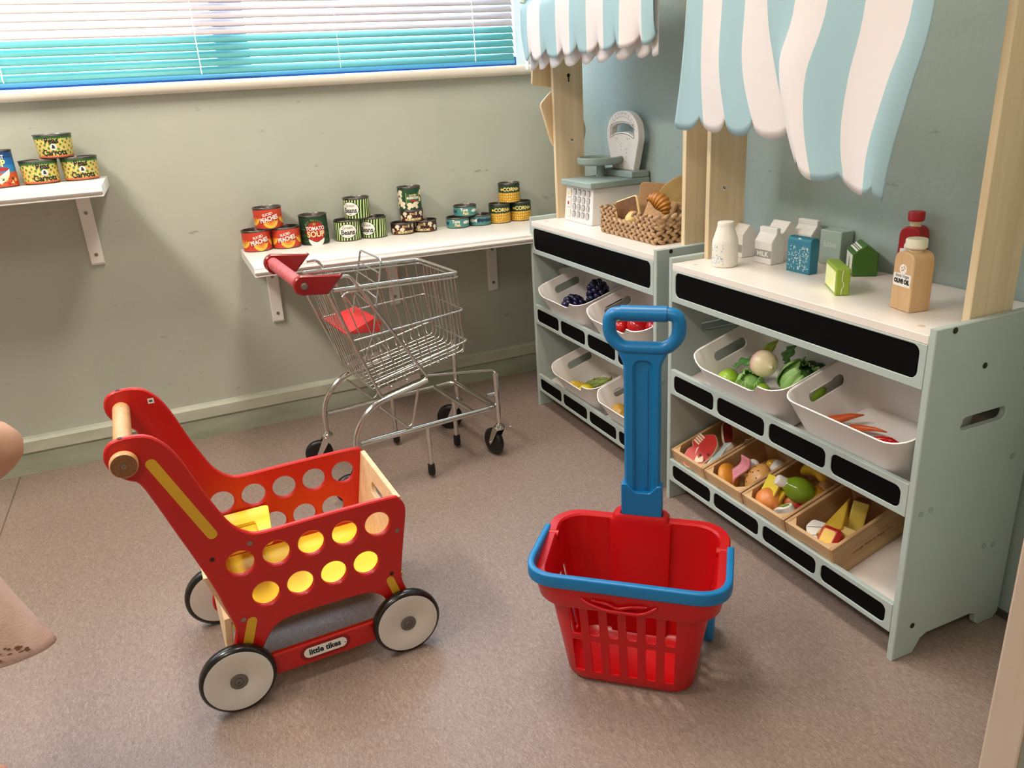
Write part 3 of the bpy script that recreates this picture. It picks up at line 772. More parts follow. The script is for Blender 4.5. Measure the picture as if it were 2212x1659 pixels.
def can_mush():
    t, lb, mp, h = can('short_mushroom_can', .0372, .038, L_MUSH)
    for k, (cx, cy) in enumerate(((-.028,.024),(-.048,.012),(.030,.024),(.048,.013),(-.012,.014),(.07,.024),(-.07,.024))): shroom(lb, mp, cx, cy, .85, .2*(-1)**k)
    shape(lb, [(-.036,.0035),(.036,.0035),(.036,.0145),(-.036,.0145)], mp(2), mat('print_brick','#7c2c1e',.5), 'title_band', 4)
    lettering(lb, 'MUSHROOMS', .0105, mp(4), M_cream_p, dy=.0085, bold=.0004, sx=.86); 
    shape(lb, [(-.011,.0205),(.013,.0225),(.013,.0320),(-.011,.030)], mp(3), M_cream_p, 'title_plaque'); lettering(lb, 'SLICED', .0075, mp(5), mat('print_brick','#7c2c1e',.5), dx=.001, dy=.0262, bold=.0004, rot=.08, sx=.8)
    return t
def can_mush_tall():
    t, lb, mp, h = can('tall_mushroom_can', .0372, .074, L_MUSHT)
    for k, (cx, cy) in enumerate(((-.030,.052),(-.036,.030),(-.022,.016),(.0,.012),(.022,.014),(.034,.030),(.05,.05),(-.055,.045),(-.05,.015))): shroom(lb, mp, cx, cy, 1.15, .5*(-1)**k)
    shape(lb, [(-.010,.0215),(.036,.0215),(.036,.0555),(-.010,.0555)], mp(2), M_ye, 'plaque_border', 5); shape(lb, [(-.0088,.0227),(.0348,.0227),(.0348,.0543),(-.0088,.0543)], mp(3), mat('print_green','#2f6b3d',.5), 'title_plaque', 5)
    lettering(lb, 'SLICED', .0085, mp(5), M_cream_p, dx=.014, dy=.0475, bold=.0003, sx=.9); lettering(lb, 'MUSHROOMS', .0100, mp(5), M_w, dx=.013, dy=.0390, bold=.0005, sx=.64)
    shape(lb, [(.004,.0275),(.024,.0275),(.024,.0325),(.004,.0325)], mp(4), M_rd, 'flavour_strip')
    return t
def can_soup():
    t, lb, mp, h = can('tomato_soup_can', .0430, .092, L_SOUP)
    shape(lb, circ(.004,.042,.0300,40), mp(1), mat('print_tomato','#b3201f',.45), 'tomato', 5)
    shape(lb, half(.004,.021,.0255,180,360,22), mp(2), M_w, 'bowl', 4); shape(lb, [(-.0215,.0205),(.0295,.0205),(.0295,.0228),(-.0215,.0228)], mp(3), M_rd, 'bowl_rim', 4)
    lettering(lb, 'TOMATO', .0170, mp(4), M_w, dx=.004, dy=.0515, bold=.0004, sx=.82); lettering(lb, 'SOUP', .0245, mp(4), M_cream_p, dx=.004, dy=.0340, bold=.0008, sx=.90)
    st = [(.002+(.006 if k % 2 == 0 else .0026)*math.sin(2*PI*k/10), .0655+(.006 if k % 2 == 0 else .0026)*math.cos(2*PI*k/10)) for k in range(10)]
    shape(lb, st, mp(3), mat('print_sage','#8fa44e',.5), 'star')
    for k, chh in enumerate('All Natural'):
        if chh == ' ': continue
        a = R(52-104*k/10); lettering(lb, chh, .0105, mp(4), mat('print_sage','#8fa44e',.5), dx=.002-.034*math.sin(a), dy=.043+.0345*math.cos(a), rot=a*.8)
    return t
def can_peas():
    t, lb, mp, h = can('peas_and_carrots_can', .0420, .062, L_PEAS, .0450)
    shape(lb, circ(.002,.0295,.0078,22), mp(1), M_w, 'ampersand_spot')
    lettering(lb, 'Peas', .0205, mp(3), M_k, dx=.000, dy=.0450, bold=.0006, sx=.92); lettering(lb, '&', .0125, mp(3), M_k, dx=.002, dy=.0295, bold=.0006); lettering(lb, 'Carrots', .0205, mp(3), M_k, dx=.002, dy=.0150, bold=.0006, sx=.92)
    return t
def can_alph():
    t, lb, mp, h = can('alphabet_soup_can', .0440, .094, L_ALPH)
    shape(lb, half(0,.046,.034,180,360,24), mp(1), M_w, 'bowl', 5); shape(lb, circ(0,.0465,.0335,30,.005), mp(2), M_rd, 'soup', 4)
    lettering(lb, 'SOUP', .0240, mp(4), M_lye, dy=.0605, bold=.0009, sx=.9); lettering(lb, 'ALPHABET', .0125, mp(4), M_w, dy=.0765, bold=.0005, sx=.9)
    random.seed(11)
    for k, chh in enumerate('OKRBUHADZEMSOQ'):
        lettering(lb, chh, .0105, mp(4), M_lye, dx=-.046+.0135*(k % 8)+random.uniform(-.002,.002), dy=.012+.011*(k//8)+random.uniform(-.002,.002)+(.006 if k % 2 else 0), rot=random.uniform(-.6,.6), bold=.0004)
    for k in range(9): shape(lb, circ(-.05+.0125*k, .010+.012*(k % 2), .0035, 12), mp(2), M_dg if k % 2 else M_rd, 'vegetable_dot')
    return t
def put(t, x, y, z, off, label, cat='can', group=None):
    t.location = (x, y, z); t.rotation_euler = (0, 0, face_cam(x, y, off)); t['label'] = label; t['category'] = cat
    if group: t['group'] = group
    return t
Yc = -.050
c = can_peach(); put(c, -1.084, Yc-.002, sh2z(-1.08), .10, 'red sliced peaches can, bottom left of its stack of three', group='sliced peaches cans')
d = dup(c); put(d, -.996, Yc-.004, sh2z(-.996), -.05, 'red sliced peaches can, bottom right beside the tomato soup can')
e = dup(c); put(e, -1.040, Yc-.001, sh2z(-1.03)+.064, -.02, 'red sliced peaches can sitting on top of the other two peach cans')
put(can_soup(), -.9065, Yc+.002, sh2z(-.913), 0, 'tall dark green tomato soup can with a big red tomato')
c = can_beans(); put(c, -.802, Yc, sh2z(-.8), .0, 'green striped beans can with its oval facing front, bottom left', group='green beans cans')
d = dup(c); put(d, -.7155, Yc+.002, sh2z(-.718), -.62, 'green striped beans can turned left, bottom right beside the mushroom cans')
e = dup(c); put(e, -.764, Yc, sh2z(-.76)+.066, -.55, 'green striped beans can on top of the other two bean cans')
c = can_mush(); put(c, -.620, Yc+.004, sh2z(-.62), .30, 'short brown mushroom can, bottom left under the tall mushroom can', group='short mushroom cans')
d = dup(c); put(d, -.540, Yc+.006, sh2z(-.54), -.35, 'short brown mushroom can, bottom right beside the tuna cans')
e = dup(c); put(e, -.584, Yc+.004, sh2z(-.58)+.038, .12, 'short brown mushroom can in the middle carrying the tall mushroom can')
put(can_mush_tall(), -.586, Yc+.004, sh2z(-.58)+.076, -.05, 'tall dark green sliced mushroom can at the top of its stack')
c = can_tuna(); put(c, -.425, Yc+.006, sh2z(-.425), -.05, 'flat teal tuna can, bottom left of the tuna cans', group='tuna cans')
d = dup(c); put(d, -.343, Yc+.008, sh2z(-.343), -1.6, 'flat teal tuna can showing a dark fish, bottom right of the tuna cans')
e = dup(c); put(e, -.395, Yc+.007, sh2z(-.39)+.036, .02, 'flat teal tuna can on top of the other two tuna cans')
c = can_corn(); put(c, -.268, Yc+.008, sh2z(-.268), .05, 'green and yellow corn can, bottom left of the corn cans', group='corn cans')
d = dup(c); put(d, -.188, Yc+.010, sh2z(-.188), .05, 'green and yellow corn can, bottom right nearest the stall')
e = dup(c); put(e, -.228, Yc+.008, sh2z(-.22)+.066, -.02, 'green and yellow corn can on top of the other two corn cans')
c = can_peas(); put(c, -1.608, -.085, .8435, .18, 'peas and carrots can, bottom left beside the alphabet soup can', group='peas and carrots cans')
d = dup(c); put(d, -1.512, -.070, .8435, .05, 'peas and carrots can, bottom right near the end of the shelf')
e = dup(c); put(e, -1.560, -.078, .8435+.062, -.12, 'peas and carrots can on top of the other two')
put(can_alph(), -1.705, -.100, .8435, -.05, 'tall blue and orange alphabet soup can cut by the left picture edge')
# ---------------------------------------------------------------- red wooden push cart
M_red = mat('red_painted_ply', '#c4120b', 0.38, var=0.05, scale=8, coat=0.15)
M_redin = M_red
M_yel = mat('yellow_paint', '#f3d23c', 0.4, var=0.04, scale=9)
M_stripe = mat('mustard_stripe', '#dba624', 0.45)
M_pale = wood('pale_beech', '#e3c39a', '#d6b083', 0.5, axis=0)
M_beech = wood('beech_rod', '#d8a878', '#c8925f', 0.4, axis=2)
M_beech_end = mat('beech_end_grain', '#8a5a34', 0.5, col2='#7a4c2a', scale=300)
M_tyre = mat('black_rubber', '#120c0b', 0.30, coat=0.3)
M_whl = mat('white_wheel_disc', '#ded6cd', 0.5, var=0.05, scale=20)
M_hub = mat('grey_hub_cap', '#6e6862', 0.4, metal=0.3)
cart = thing('push_cart', 'red wooden toddler push cart with round holes, white wheels and a rod handle', 'push cart', (-1.3626, -1.3575, 0), R(2.29))
out = [(-.094,.542),(-.055,.540),(-.030,.520),(-.012,.487),(.008,.430),(.026,.385),(.042,.352),(.064,.331),(.090,.324),(.180,.325),(.310,.324),(.332,.314),(.340,.292),(.332,.245),(.322,.190),(.317,.152),(.325,.120),(.340,.085),(.345,.060),(.330,.036),(.300,.036),(.288,.060),(.282,.112),(.268,.132),(.243,.142),(.180,.144),(.110,.144),(.084,.138),(.068,.124),(.052,.100),(.036,.062),(.026,.040),(.006,.034),(-.012,.044),(-.014,.066),(-.004,.095),(.010,.135),(.013,.159),(.004,.200),(-.004,.238),(-.024,.306),(-.040,.355),(-.061,.421),(-.076,.462),(-.090,.472),(-.106,.486),(-.116,.508),(-.112,.530)]
def spline(pts, sub=3):
    P = [Vector(p) for p in pts]; n = len(P); res = []
    for i in range(n):
        a, b, c, d = P[i-1], P[i], P[(i+1) % n], P[(i+2) % n]
        for k in range(sub):
            t = k/sub; res.append(tuple(.5*((2*b)+(c-a)*t+(2*a-5*b+4*c-d)*t*t+(3*b-a-3*c+d)*t**3)))
    return res
out = spline(out)
holes = [circ(.043+.0604*i, .2775, .0232) for i in range(5)] + [circ(.0738+.0602*i, .205, .0232) for i in range(4)]
V0, V1, PT = .026, .272, .011
for v in (V0, V1):
    p = MB().plate(out, holes, PT, lambda a,b,q,v=v: (a, v+q, b), ch=.0022).build('side_panel', M_red, cart, smooth=40)
    vo = v-.0004 if v == V0 else v+PT+.0004
    sg = 1 if v == V0 else -1
    def stadium(a, b, r, n=10):
        a = Vector(a); b = Vector(b); d = (b-a).normalized(); nn = Vector((-d.y, d.x)); o = []
        t0 = math.atan2(nn.y, nn.x)
        for k in range(n+1): w = t0+PI*k/n; o.append((a.x+r*math.cos(w), a.y+r*math.sin(w)))
        for k in range(n+1): w = t0+PI+PI*k/n; o.append((b.x+r*math.cos(w), b.y+r*math.sin(w)))
        return o
    for (a, b, r) in (((-.054,.492),(.009,.346),.0085),((.294,.155),(.307,.110),.0075),((.042,.160),(.026,.112),.0085)):
        m = MB(); patch(m, stadium(a, b, r), lambda x,y: (x, vo, y), rings=1); m.build('painted_stripe', M_stripe, p, smooth=0)
    rm = Matrix.Rotation(PI/2 if v == V0 else -PI/2, 4, 'X')
    spread('screw', MB().lathe([(.0042,0),(.0042,.0006),(.0030,.0010),(.0018,.0010),(.0016,.0002)], 14, rm), M_steel, p, [(a, vo, z) for a, z in ((.064,.311),(.319,.254),(.029,.168))])
    spread('recessed_screw', MB().lathe([(.0040,0),(.0034,.0003),(.0018,.0002)], 14, rm), mat('dark_recess', '#3a0705', .6), p, [(a, vo, z) for a, z in ((.001,.300),(.298,.168))])
    spread('dowel_hole', MB().lathe([(.0042,0),(.0042,.0004)], 14), mat('dark_recess', '#3a0705', .6), p, [(-.088, v+PT/2, .5426)])
b = MB(); b.box(.010, .322, V0+PT, V1, .148, .156); b.build('floor_board', M_yel, cart, smooth=0)
# pale wooden front board with a grip slot (leans with the front edge of the sides)
lf = lambda z: .3005+(z-.156)*.165
fb = MB().plate([(V0+PT,.156),(V1,.156),(V1,.315),(V0+PT,.315)], [rrect(.110,.188,.262,.284,.0108,6)], .010, lambda a,b_,q: (lf(b_)+q, a, b_), ch=.0012); fb.build('front_board', M_pale, cart, smooth=25)
lb_ = lambda z: .022-(z-.156)*.30
bb_ = MB().plate([(V0+PT,.156),(V1,.156),(V1,.262),(V0+PT,.262)], [], .010, lambda a,b_,q: (lb_(b_)-q, a, b_), ch=.001); bb_.build('back_board', M_pale, cart, smooth=25)
cb = MB().plate([(V0+PT,.100),(V1,.100),(V1,.172),(V0+PT,.172)], [], .012, lambda a,b_,q: (-.006+(b_-.1)*.10+q-.003, a, b_), ch=.0012); cb.build('cross_board', M_pale, cart, smooth=25)
seat = MB().plate(smooth_poly([(.012,.120),(.110,.120),(.126,.268),(.012,.268)], .010), [rrect(.036,.092,.150,.215,.004)], .008, lambda a,b_,q: (a, b_, .244+q), ch=.001); so2 = seat.build('doll_seat', M_yel, cart, smooth=25); MB().box(.032,.096,.146,.219,.2395,.2438).build('seat_recess', mat('seat_recess_yellow','#e3b52f',.45), so2, smooth=0)
for v in (V0, V1-.004):
    r_ = MB().box(.050, .285, v, v+.014, .033, .076).build('lower_rail', M_red, cart, smooth=0, bevel=.003)
    if v == V0:
        ol = rrect(-.040,.040,-.0105,.0105,.0105,8); f = lambda l: (lambda x,y: (.157+x, V0-.0003-.0002*l, .0565+y))
        m = MB(); patch(m, rrect(-.047,.047,-.016,.016,.016,8), f(0), rings=1); m.build('logo_patch', mat('dark_red_label', '#8d0d0b', .4), r_, smooth=0)
        m = MB(); patch(m, ol, f(1), rings=1); m.build('logo_plate', M_w, r_, smooth=0)
        lettering(r_, 'little tikes', .0165, f(3), mat('logo_navy', '#0d1230', .5), bold=.0006, sx=.90, dy=.0006, dx=-.001)
        lettering(r_, '.', .0120, f(3), mat('logo_navy', '#0d1230', .5), bold=.0004, dx=.0365, dy=.001)
rod = MB(); MX = Matrix.Rotation(-PI/2, 4, 'X')
rod.lathe([(.0125,V0-.006),(.0145,V0-.002),(.0145,V0+PT+.001),(.0145,V1),(.0145,V1+PT+.004)], 22, Matrix.Translation((-.090,0,.507)) @ MX)
rod.build('handle_rod', M_beech, cart, smooth=40)
for v, s_ in ((V0-.004, -1), (V1+PT+.004, 1)):
    k = MB(); k.lathe([(.0140,0),(.0175,.0015*1),(.0205,.005),(.0205,.015),(.0190,.0175),(.0185,.0178)], 26, Matrix.Translation((-.090,v,.507)) @ (MX if s_ > 0 else Matrix.Rotation(PI/2,4,'X')), cap1=False); kk = k.build('handle_knob', M_beech, cart, smooth=30)
    MB().lathe([(.0186,.0176),(.0001,.0178)], 26, Matrix.Translation((-.090,v,.507)) @ (MX if s_ > 0 else Matrix.Rotation(PI/2,4,'X')), cap0=False, cap1=False).build('end_grain', M_beech_end, kk)
    MB().lathe([(.0035,.0178),(.0035,.0184),(.0016,.0184),(.0015,.0178)], 12, Matrix.Translation((-.090,v,.507)) @ (MX if s_ > 0 else Matrix.Rotation(PI/2,4,'X'))).build('screw', M_steel, kk)
WR = .0655
for (u, v, sg) in ((0,.013,1),(.3115,.013,1),(0,V1+PT+.013,-1),(.3115,V1+PT+.013,-1)):
    M = Matrix.Translation((u, v, WR)) @ Matrix.Rotation(PI/2 if sg > 0 else -PI/2, 4, 'X')
    w = MB(); w.lathe([(.056,-.011),(.0625,-.010),(.0652,-.006),(.0655,0),(.0652,.006),(.0625,.010),(.0590,.0115),(.0588,.0100)], 56, M); wo = w.build('wheel', M_tyre, cart, smooth=50)
    MB().lathe([(.0560,-.0112),(.001,-.0116)], 48, M, cap0=False, cap1=False).build('inner_disc', M_whl, wo, smooth=50)
    MB().lathe([(.0588,.0100),(.0580,.0118),(.0160,.0120),(.0150,.0112),(.001,.0112)], 56, M, cap0=False, cap1=False).build('wheel_disc', M_whl, wo, smooth=50)
    MB().lathe([(.0150,.0112),(.0150,.0126),(.0132,.0132),(.0080,.0132),(.0078,.0124),(.0066,.0124),(.0064,.0140),(.0058,.0144),(.0026,.0144),(.0024,.0128),(.0001,.0128)], 26, M, cap0=False, cap1=False).build('hub_cap', M_hub, wo, smooth=40)
sticker_M = Matrix(((1,0,0,0),(0,0,1,0),(0,1,0,0),(0,0,0,1)))
st_ = MB(); st_.add([(-.0445,V1-.0004,.508),(-.0340,V1-.0004,.508),(-.0340,V1-.0004,.518),(-.0445,V1-.0004,.518)], [(0,1,2,3)])
so_ = st_.build('sticker', M_paper, cart, smooth=0, fixn=False); lettering(so_, 'B', .0075, lambda x,y: (-.0393-y, V1-.0008, .513+x), M_ink, bold=.0003)
# ---------------------------------------------------------------- chromed toy shopping trolley
M_chr = mat('chrome', '#dddbd7', 0.15, metal=1.0, var=0.08, scale=30)
M_wire = mat('chrome_wire', '#d6d4cf', 0.24, metal=1.0)
M_hred = mat('dark_red_plastic', '#8e0f12', 0.28, coat=0.2)
M_hpink = mat('worn_pink_grip', '#c26060', 0.5, col2='#b04a4a', scale=60)
M_seatp = mat('red_seat_plastic', '#e23a34', 0.45, col2='#cf2e2a', scale=25)
M_blk = mat('black_plastic', '#0c0a0a', 0.35)
th_ = R(6.5); U_ = Vector((math.cos(th_), math.sin(th_), 0)); V_ = Vector((-math.sin(th_), math.cos(th_), 0))
O_ = Vector((-.789,-.655,0)) - .01*V_
tr = thing('shopping_trolley', 'chromed metal toy shopping trolley with red handle standing before the can shelf', 'trolley', O_, th_)
TW = .266
def P3(u, v, z): return Vector((u, v, z))
RT = .0078
# U-shaped lower tube: far side, rounded front corner, front bar, near side
low = bend([P3(-.190,TW,.158), P3(.222,TW,.158), P3(.222,0,.158), P3(-.186,0,.158)], .03, 8)
MB().tube(low, RT, 12).build('lower_tube', M_chr, tr, smooth=60)
MB().tube([P3(.152,TW,.158), P3(.152,0,.158)], RT*.95, 12).build('cross_tube', M_chr, tr, smooth=60)
for v in (0, TW):
    a = bend([P3(-.200,v,.104), P3(-.200,v,.190), P3(-.145,v,.256), P3(.020,v,.288)], .075, 10)
    MB().tube(a, RT, 12).build('arch_tube', M_chr, tr, smooth=60)
    # front upright, stem and top rod
    hz = .262 if v == 0 else .300
    MB().tube([P3(.228,v,.118), P3(.228,v,hz)], RT*.95, 12).build('front_upright', M_chr, tr, smooth=60)
    MB().tube(bend([P3(.228,v,.250), P3(.228,v,.270), P3(.02,v+(.004 if v == 0 else -.004),.300)], .02, 6), .0036, 8).build('top_rod', M_wire, tr, smooth=60)
    MB().tube(bend([P3(-.120,v,.246), P3(-.048,v,.168), P3(-.034,v,.176), P3(-.008,v,.272)], .012, 5), .0033, 8).build('brace', M_wire, tr, smooth=60)
    # sloping side frame from handle to arch tube
    f = bend([P3(-.184,v,.603), P3(-.156,v,.604), P3(.020,v,.300), P3(.012,v,.290), P3(-.112,v,.268), P3(-.214,v,.566)], .016, 5)
    MB().tube(f, .0042, 8).build('side_frame', M_chr, tr, smooth=60)
    pl = MB(); pl.add([P3(-.116,v+.003,.276), P3(.004,v+.003,.298), P3(-.002,v+.003,.314), P3(-.117,v+.003,.294), P3(-.116,v+.006,.276), P3(.004,v+.006,.298), P3(-.002,v+.006,.314), P3(-.117,v+.006,.294)], [(0,1,2,3),(7,6,5,4),(0,4,5,1),(1,5,6,2),(2,6,7,3),(3,7,4,0)])
    plo = pl.build('fixing_plate', M_chr, tr, smooth=0)
    spread('bolt', MB().lathe([(.0055,0),(.0055,.002),(.003,.004)], 10, Matrix.Rotation(PI/2 ,4,'X')), M_chr, plo, [P3(-.080,v+.003,.292), P3(-.035,v+.003,.301)])
def leg(u, v, z1):
    o = MB().tube([P3(u,v,.030), P3(u,v,z1)], RT*.85, 12).build('leg', M_chr, tr, smooth=60)
    MB().lathe([(.004,.006),(.0095,.010),(.0108,.018),(.0100,.036),(.0094,.042)], 16, Matrix.Translation(P3(u,v,0))).build('foot_cap', M_blk, o, smooth=50)
leg(.006,0,.155); leg(.010,TW,.155); leg(.152,TW/2,.155)
def caster(u, v, ang, top):
    """swivel castor: fork and wheel trail in direction ang (local)"""
    d = Vector((math.cos(ang), math.sin(ang), 0)); s = Vector((-d.y, d.x, 0)); B_ = P3(u, v, 0); r = .040
    fk = MB(); fk.tube([B_+Vector((0,0,.088)), B_+Vector((0,0,top))], .0050, 10)
    fk.lathe([(.004,.088),(.015,.089),(.0165,.093),(.015,.097),(.010,.099),(.008,.105),(.005,.106)], 20, Matrix.Translation(B_))
    hub = B_+d*.030+Vector((0,0,r))
    for q in (-1, 1):
        o = s*(q*.0125); a = B_+o+Vector((0,0,.089)); vs = [a-d*.010, a+d*.014, hub+o+d*.008+Vector((0,0,-.002)), hub+o+Vector((0,0,-.009)), hub+o-d*.008]
        w = [p+s*(q*.0018) for p in vs]; n = len(vs)
        fk.add(vs+w, [tuple(range(n)), tuple(range(2*n-1,n-1,-1))]+[(i,(i+1)%n,n+(i+1)%n,n+i) for i in range(n)])
    fk.add([B_+s*.012-d*.011+Vector((0,0,.0885)), B_-s*.012-d*.011+Vector((0,0,.0885)), B_-s*.012+d*.016+Vector((0,0,.0885)), B_+s*.012+d*.016+Vector((0,0,.0885)), B_+s*.012-d*.011+Vector((0,0,.0905)), B_-s*.012-d*.011+Vector((0,0,.0905)), B_-s*.012+d*.016+Vector((0,0,.0905)), B_+s*.012+d*.016+Vector((0,0,.0905))], [(0,1,2,3),(7,6,5,4),(0,4,5,1),(1,5,6,2),(2,6,7,3),(3,7,4,0)])
    fo = fk.build('castor_fork', M_chr, tr, smooth=40)
    M = Matrix.Translation(hub) @ Matrix((( d.x, 0, s.x,0),(d.y,0,s.y,0),(0,1,0,0),(0,0,0,1)))
    MB().lathe([(.006,-.010),(.028,-.0105),(.036,-.0095),(.040,-.005),(.040,.005),(.036,.0095),(.028,.0105),(.006,.010)], 32, M).build('castor_wheel', M_blk, fo, smooth=50)
    MB().lathe([(.0035,-.0160),(.0035,.0160)], 10, M).build('axle', M_chr, fo, smooth=40)
caster(.228, 0, R(97), .130); caster(.228, TW, R(150), .130); caster(-.200, TW, R(166), .112); caster(-.200, 0, R(174), .112)
bs = MB(); bs.tube([P3(.222,.006,.197), P3(.200,.006,.197)], .0045, 8); bs.build('stop_bolt', M_chr, tr, smooth=40)
# basket: rim, rings, upright and floor wires
v0, v1 = .006, TW-.006
def lerp(a, b, t): return a+(b-a)*t
def side_u(z, back): # back and front edge of the basket at height z
    return lerp(-.128,-.198,(z-.315)/(.575-.315)) if back else lerp(.152,.140,(z-.37)/(.56-.37))
rim = bend([P3(-.198,v0,.572), P3(.140,v0,.560), P3(.140,v1,.560), P3(-.198,v1,.576)], .014, 5)
MB().tube(rim, .0048, 10).build('basket_rim', M_chr, tr, smooth=60)
MB().tube(bend([P3(-.180,v0-.001,.552), P3(-.168,v0-.001,.562), P3(.141,v0-.001,.549), P3(.141,v1+.001,.549), P3(-.168,v1+.001,.562), P3(-.180,v1+.001,.552)], .012, 5), .0026, 8).build('basket_rim', M_wire, tr, smooth=60)
MB().tube(bend([P3(-.164,v0,.436), P3(.150,v0,.458), P3(.150,v1,.456), P3(-.164,v1,.444)], .016, 5), .0026, 8).build('basket_ring', M_wire, tr, smooth=60)
MB().tube(bend([P3(-.126,v0,.312), P3(.154,v0,.371), P3(.154,v1,.368), P3(-.126,v1,.312)], .016, 5), .0030, 8).build('basket_ring', M_wire, tr, smooth=60)
WRd = .00165
def fz(u): return lerp(.288,.338,(u+.13)/.28)   # sloping floor of the basket
for i in range(11):            # hoops: down one side, across the floor, up the other
    t = (i+.6)/11; ut = lerp(-.198,.140,t); um = lerp(-.150,.150,t); ub = lerp(-.126,.150,t)
    pts = bend([P3(ut,v0,.566), P3(ub,v0,lerp(.312,.371,t)), P3(ub,v0+.004,fz(ub)), P3(ub,v1-.004,fz(ub)), P3(ub,v1,lerp(.312,.371,t)), P3(ut,v1,.566)], .012, 3)
    MB().tube(pts, WRd, 6).build('hoop_wire', M_wire, tr, smooth=60)
for i in range(9):             # lengthwise wires: up the back, along the floor, up the front
    v = lerp(v0, v1, (i+1)/10)
    pts = bend([P3(-.198,v,.572), P3(-.130,v,.294), P3(-.126,v,fz(-.13)), P3(.150,v,fz(.148)), P3(.154,v,.371), P3(.141,v,.560)], .012, 3)
    MB().tube(pts, WRd, 6).build('length_wire', M_wire, tr, smooth=60)
for z in (.574,):
    MB().tube([P3(-.199,v0,.574), P3(-.199,v1,.577)], .0030, 8).build('back_rod', M_wire, tr, smooth=60)
MB().tube([P3(-.130,v0,.296), P3(-.130,v1,.296)], .0026, 8).build('back_rod', M_wire, tr, smooth=60)
# child seat: red plastic flap and folding wire back
s_ = MB(); A = [P3(-.176,.022,.452), P3(-.165,.246,.443), P3(-.072,.248,.462), P3(-.034,.192,.434), P3(-.142,.076,.442)]
low_ = [p-Vector((0,0,.004)) for p in A]
s_.add(A+low_, [(0,4,3,2,1),(5,6,7,8,9)]+[(i,(i+1)%5,5+(i+1)%5,5+i) for i in range(5)])
lip = [A[4], A[3], A[3]+Vector((.020,.012,-.022)), A[3]+Vector((.004,-.01,-.040)), A[4]+Vector((.004,0,-.008))]
s_.add(lip+[p-Vector((.004,-.002,.002)) for p in lip], [(0,1,2,3,4),(9,8,7,6,5)]+[(i,(i+1)%5,5+(i+1)%5,5+i) for i in range(5)])
s_.build('seat_flap', M_seatp, tr, smooth=0, bevel=.001)
fl_ = bend([P3(-.128,.060,.345), P3(-.120,.062,.372), P3(-.092,.064,.425), P3(-.045,.066,.617), P3(-.050,.206,.622), P3(-.090,.204,.470), P3(-.098,.202,.440)], .010, 4)
MB().tube(fl_, .0026, 8).build('seat_back_frame', M_wire, tr, smooth=60)
for k, t in enumerate((.10,.27,.46,.63)):
    a = P3(-.090,.204,.470).lerp(P3(-.050,.206,.622), 1-t-.1); b = P3(-.088,.064,.440).lerp(P3(-.045,.066,.617), 1-t-.1)
    MB().tube([a, b], .0018, 6).build('seat_back_wire', M_wire, tr, smooth=60)
# handle
MB().tube([P3(-.274,.004,.598), P3(-.274,TW-.004,.612)], .0165, 18).build('handle_grip', M_hpink, tr, smooth=60)
for v, dv, dz in ((-.010, .017, -.005), (TW-.007, .017, .008)):
    prof = half(-.272, .604, .0245, 95, 275, 14) + [(-.218,.574),(-.176,.614)]
    o = MB().plate(prof, [], dv, lambda a,b,q,v=v,dz=dz: (a, v+q, b+dz), ch=.003).build('handle_bracket', M_hred, tr, smooth=35)
    MB().tube([P3(-.2185,v+.0085,.574+dz), P3(-.1755,v+.0085,.616+dz)], .0042, 8).build('bracket_edge', M_hred, o, smooth=60)
    y = v-.0002 if v < .1 else v+dv+.0002
    MB().lathe([(.0085,0),(.0085,.0015),(.0065,.002),(.0060,.004),(.0025,.0045)], 16, Matrix.Translation((-.272,y,.603+dz)) @ Matrix.Rotation(PI/2 if v < .1 else -PI/2,4,'X')).build('bolt', M_steel, o, smooth=40)
    MB().tube([P3(-.274, v+(.016 if v < .1 else -.012), .5985+dz*.9), P3(-.274, v+(.024 if v < .1 else -.001), .5988+dz*.9)], .0200, 18).build('grip_collar', M_hred, o, smooth=60)
# ---------------------------------------------------------------- red plastic basket trolley with blue handles
M_br = mat('red_basket_plastic', '#d20f16', 0.32, var=0.04, scale=6, coat=0.1)
nt = M_br.node_tree; tl = nt.nodes.new('ShaderNodeBsdfTranslucent'); tl.inputs[0].default_value = lin('#e8202a'); mx = nt.nodes.new('ShaderNodeMixShader'); mx.inputs[0].default_value = .22
nt.links.new(nt.nodes['Principled BSDF'].outputs[0], mx.inputs[1]); nt.links.new(tl.outputs[0], mx.inputs[2]); nt.links.new(mx.outputs[0], nt.nodes['Material Output'].inputs[0])
M_bl = mat('blue_handle_plastic', '#0574b0', 0.36, var=0.05, scale=9)
BP = R(-40.9)
bk = thing('basket_trolley', 'red plastic pull-along shopping basket with tall blue handle standing on the floor', 'basket', (-.741, -1.623, 0), BP)
def ringb(x0, x1, y0, y1, z, r, n=6): return [Vector((p[0], p[1], z(p[0], p[1]) if callable(z) else z)) for p in rrect(x0, x1, y0, y1, r, n)]
def rimz(off=0.0):
    def f(x, y):
        t = max(0, min(1, (y-.072)/.022)); t = t*t*(3-2*t)
        return .224+.024*t+off
    return f
def lvl(q, z, grow=0.0, r=.045):   # q 0 bottom .. 1 at z .179
    return ringb(lerp(-.112,-.138,q)-grow, lerp(.112,.138,q)+grow, lerp(.004,-.016,q)-grow, lerp(.150,.166,q)+grow, z, r)
sh = MB()
loops = [lvl(.0,.004,-.012,.034), lvl(.02,.0045,-.004,.036), lvl(.05,.012,0,.038), lvl(.5,.095,0,.040), lvl(.98,.176,0,.044), lvl(1,.181,.0,.044),
         lvl(1,.182,.014,.052), lvl(1,.186,.0165,.052)]
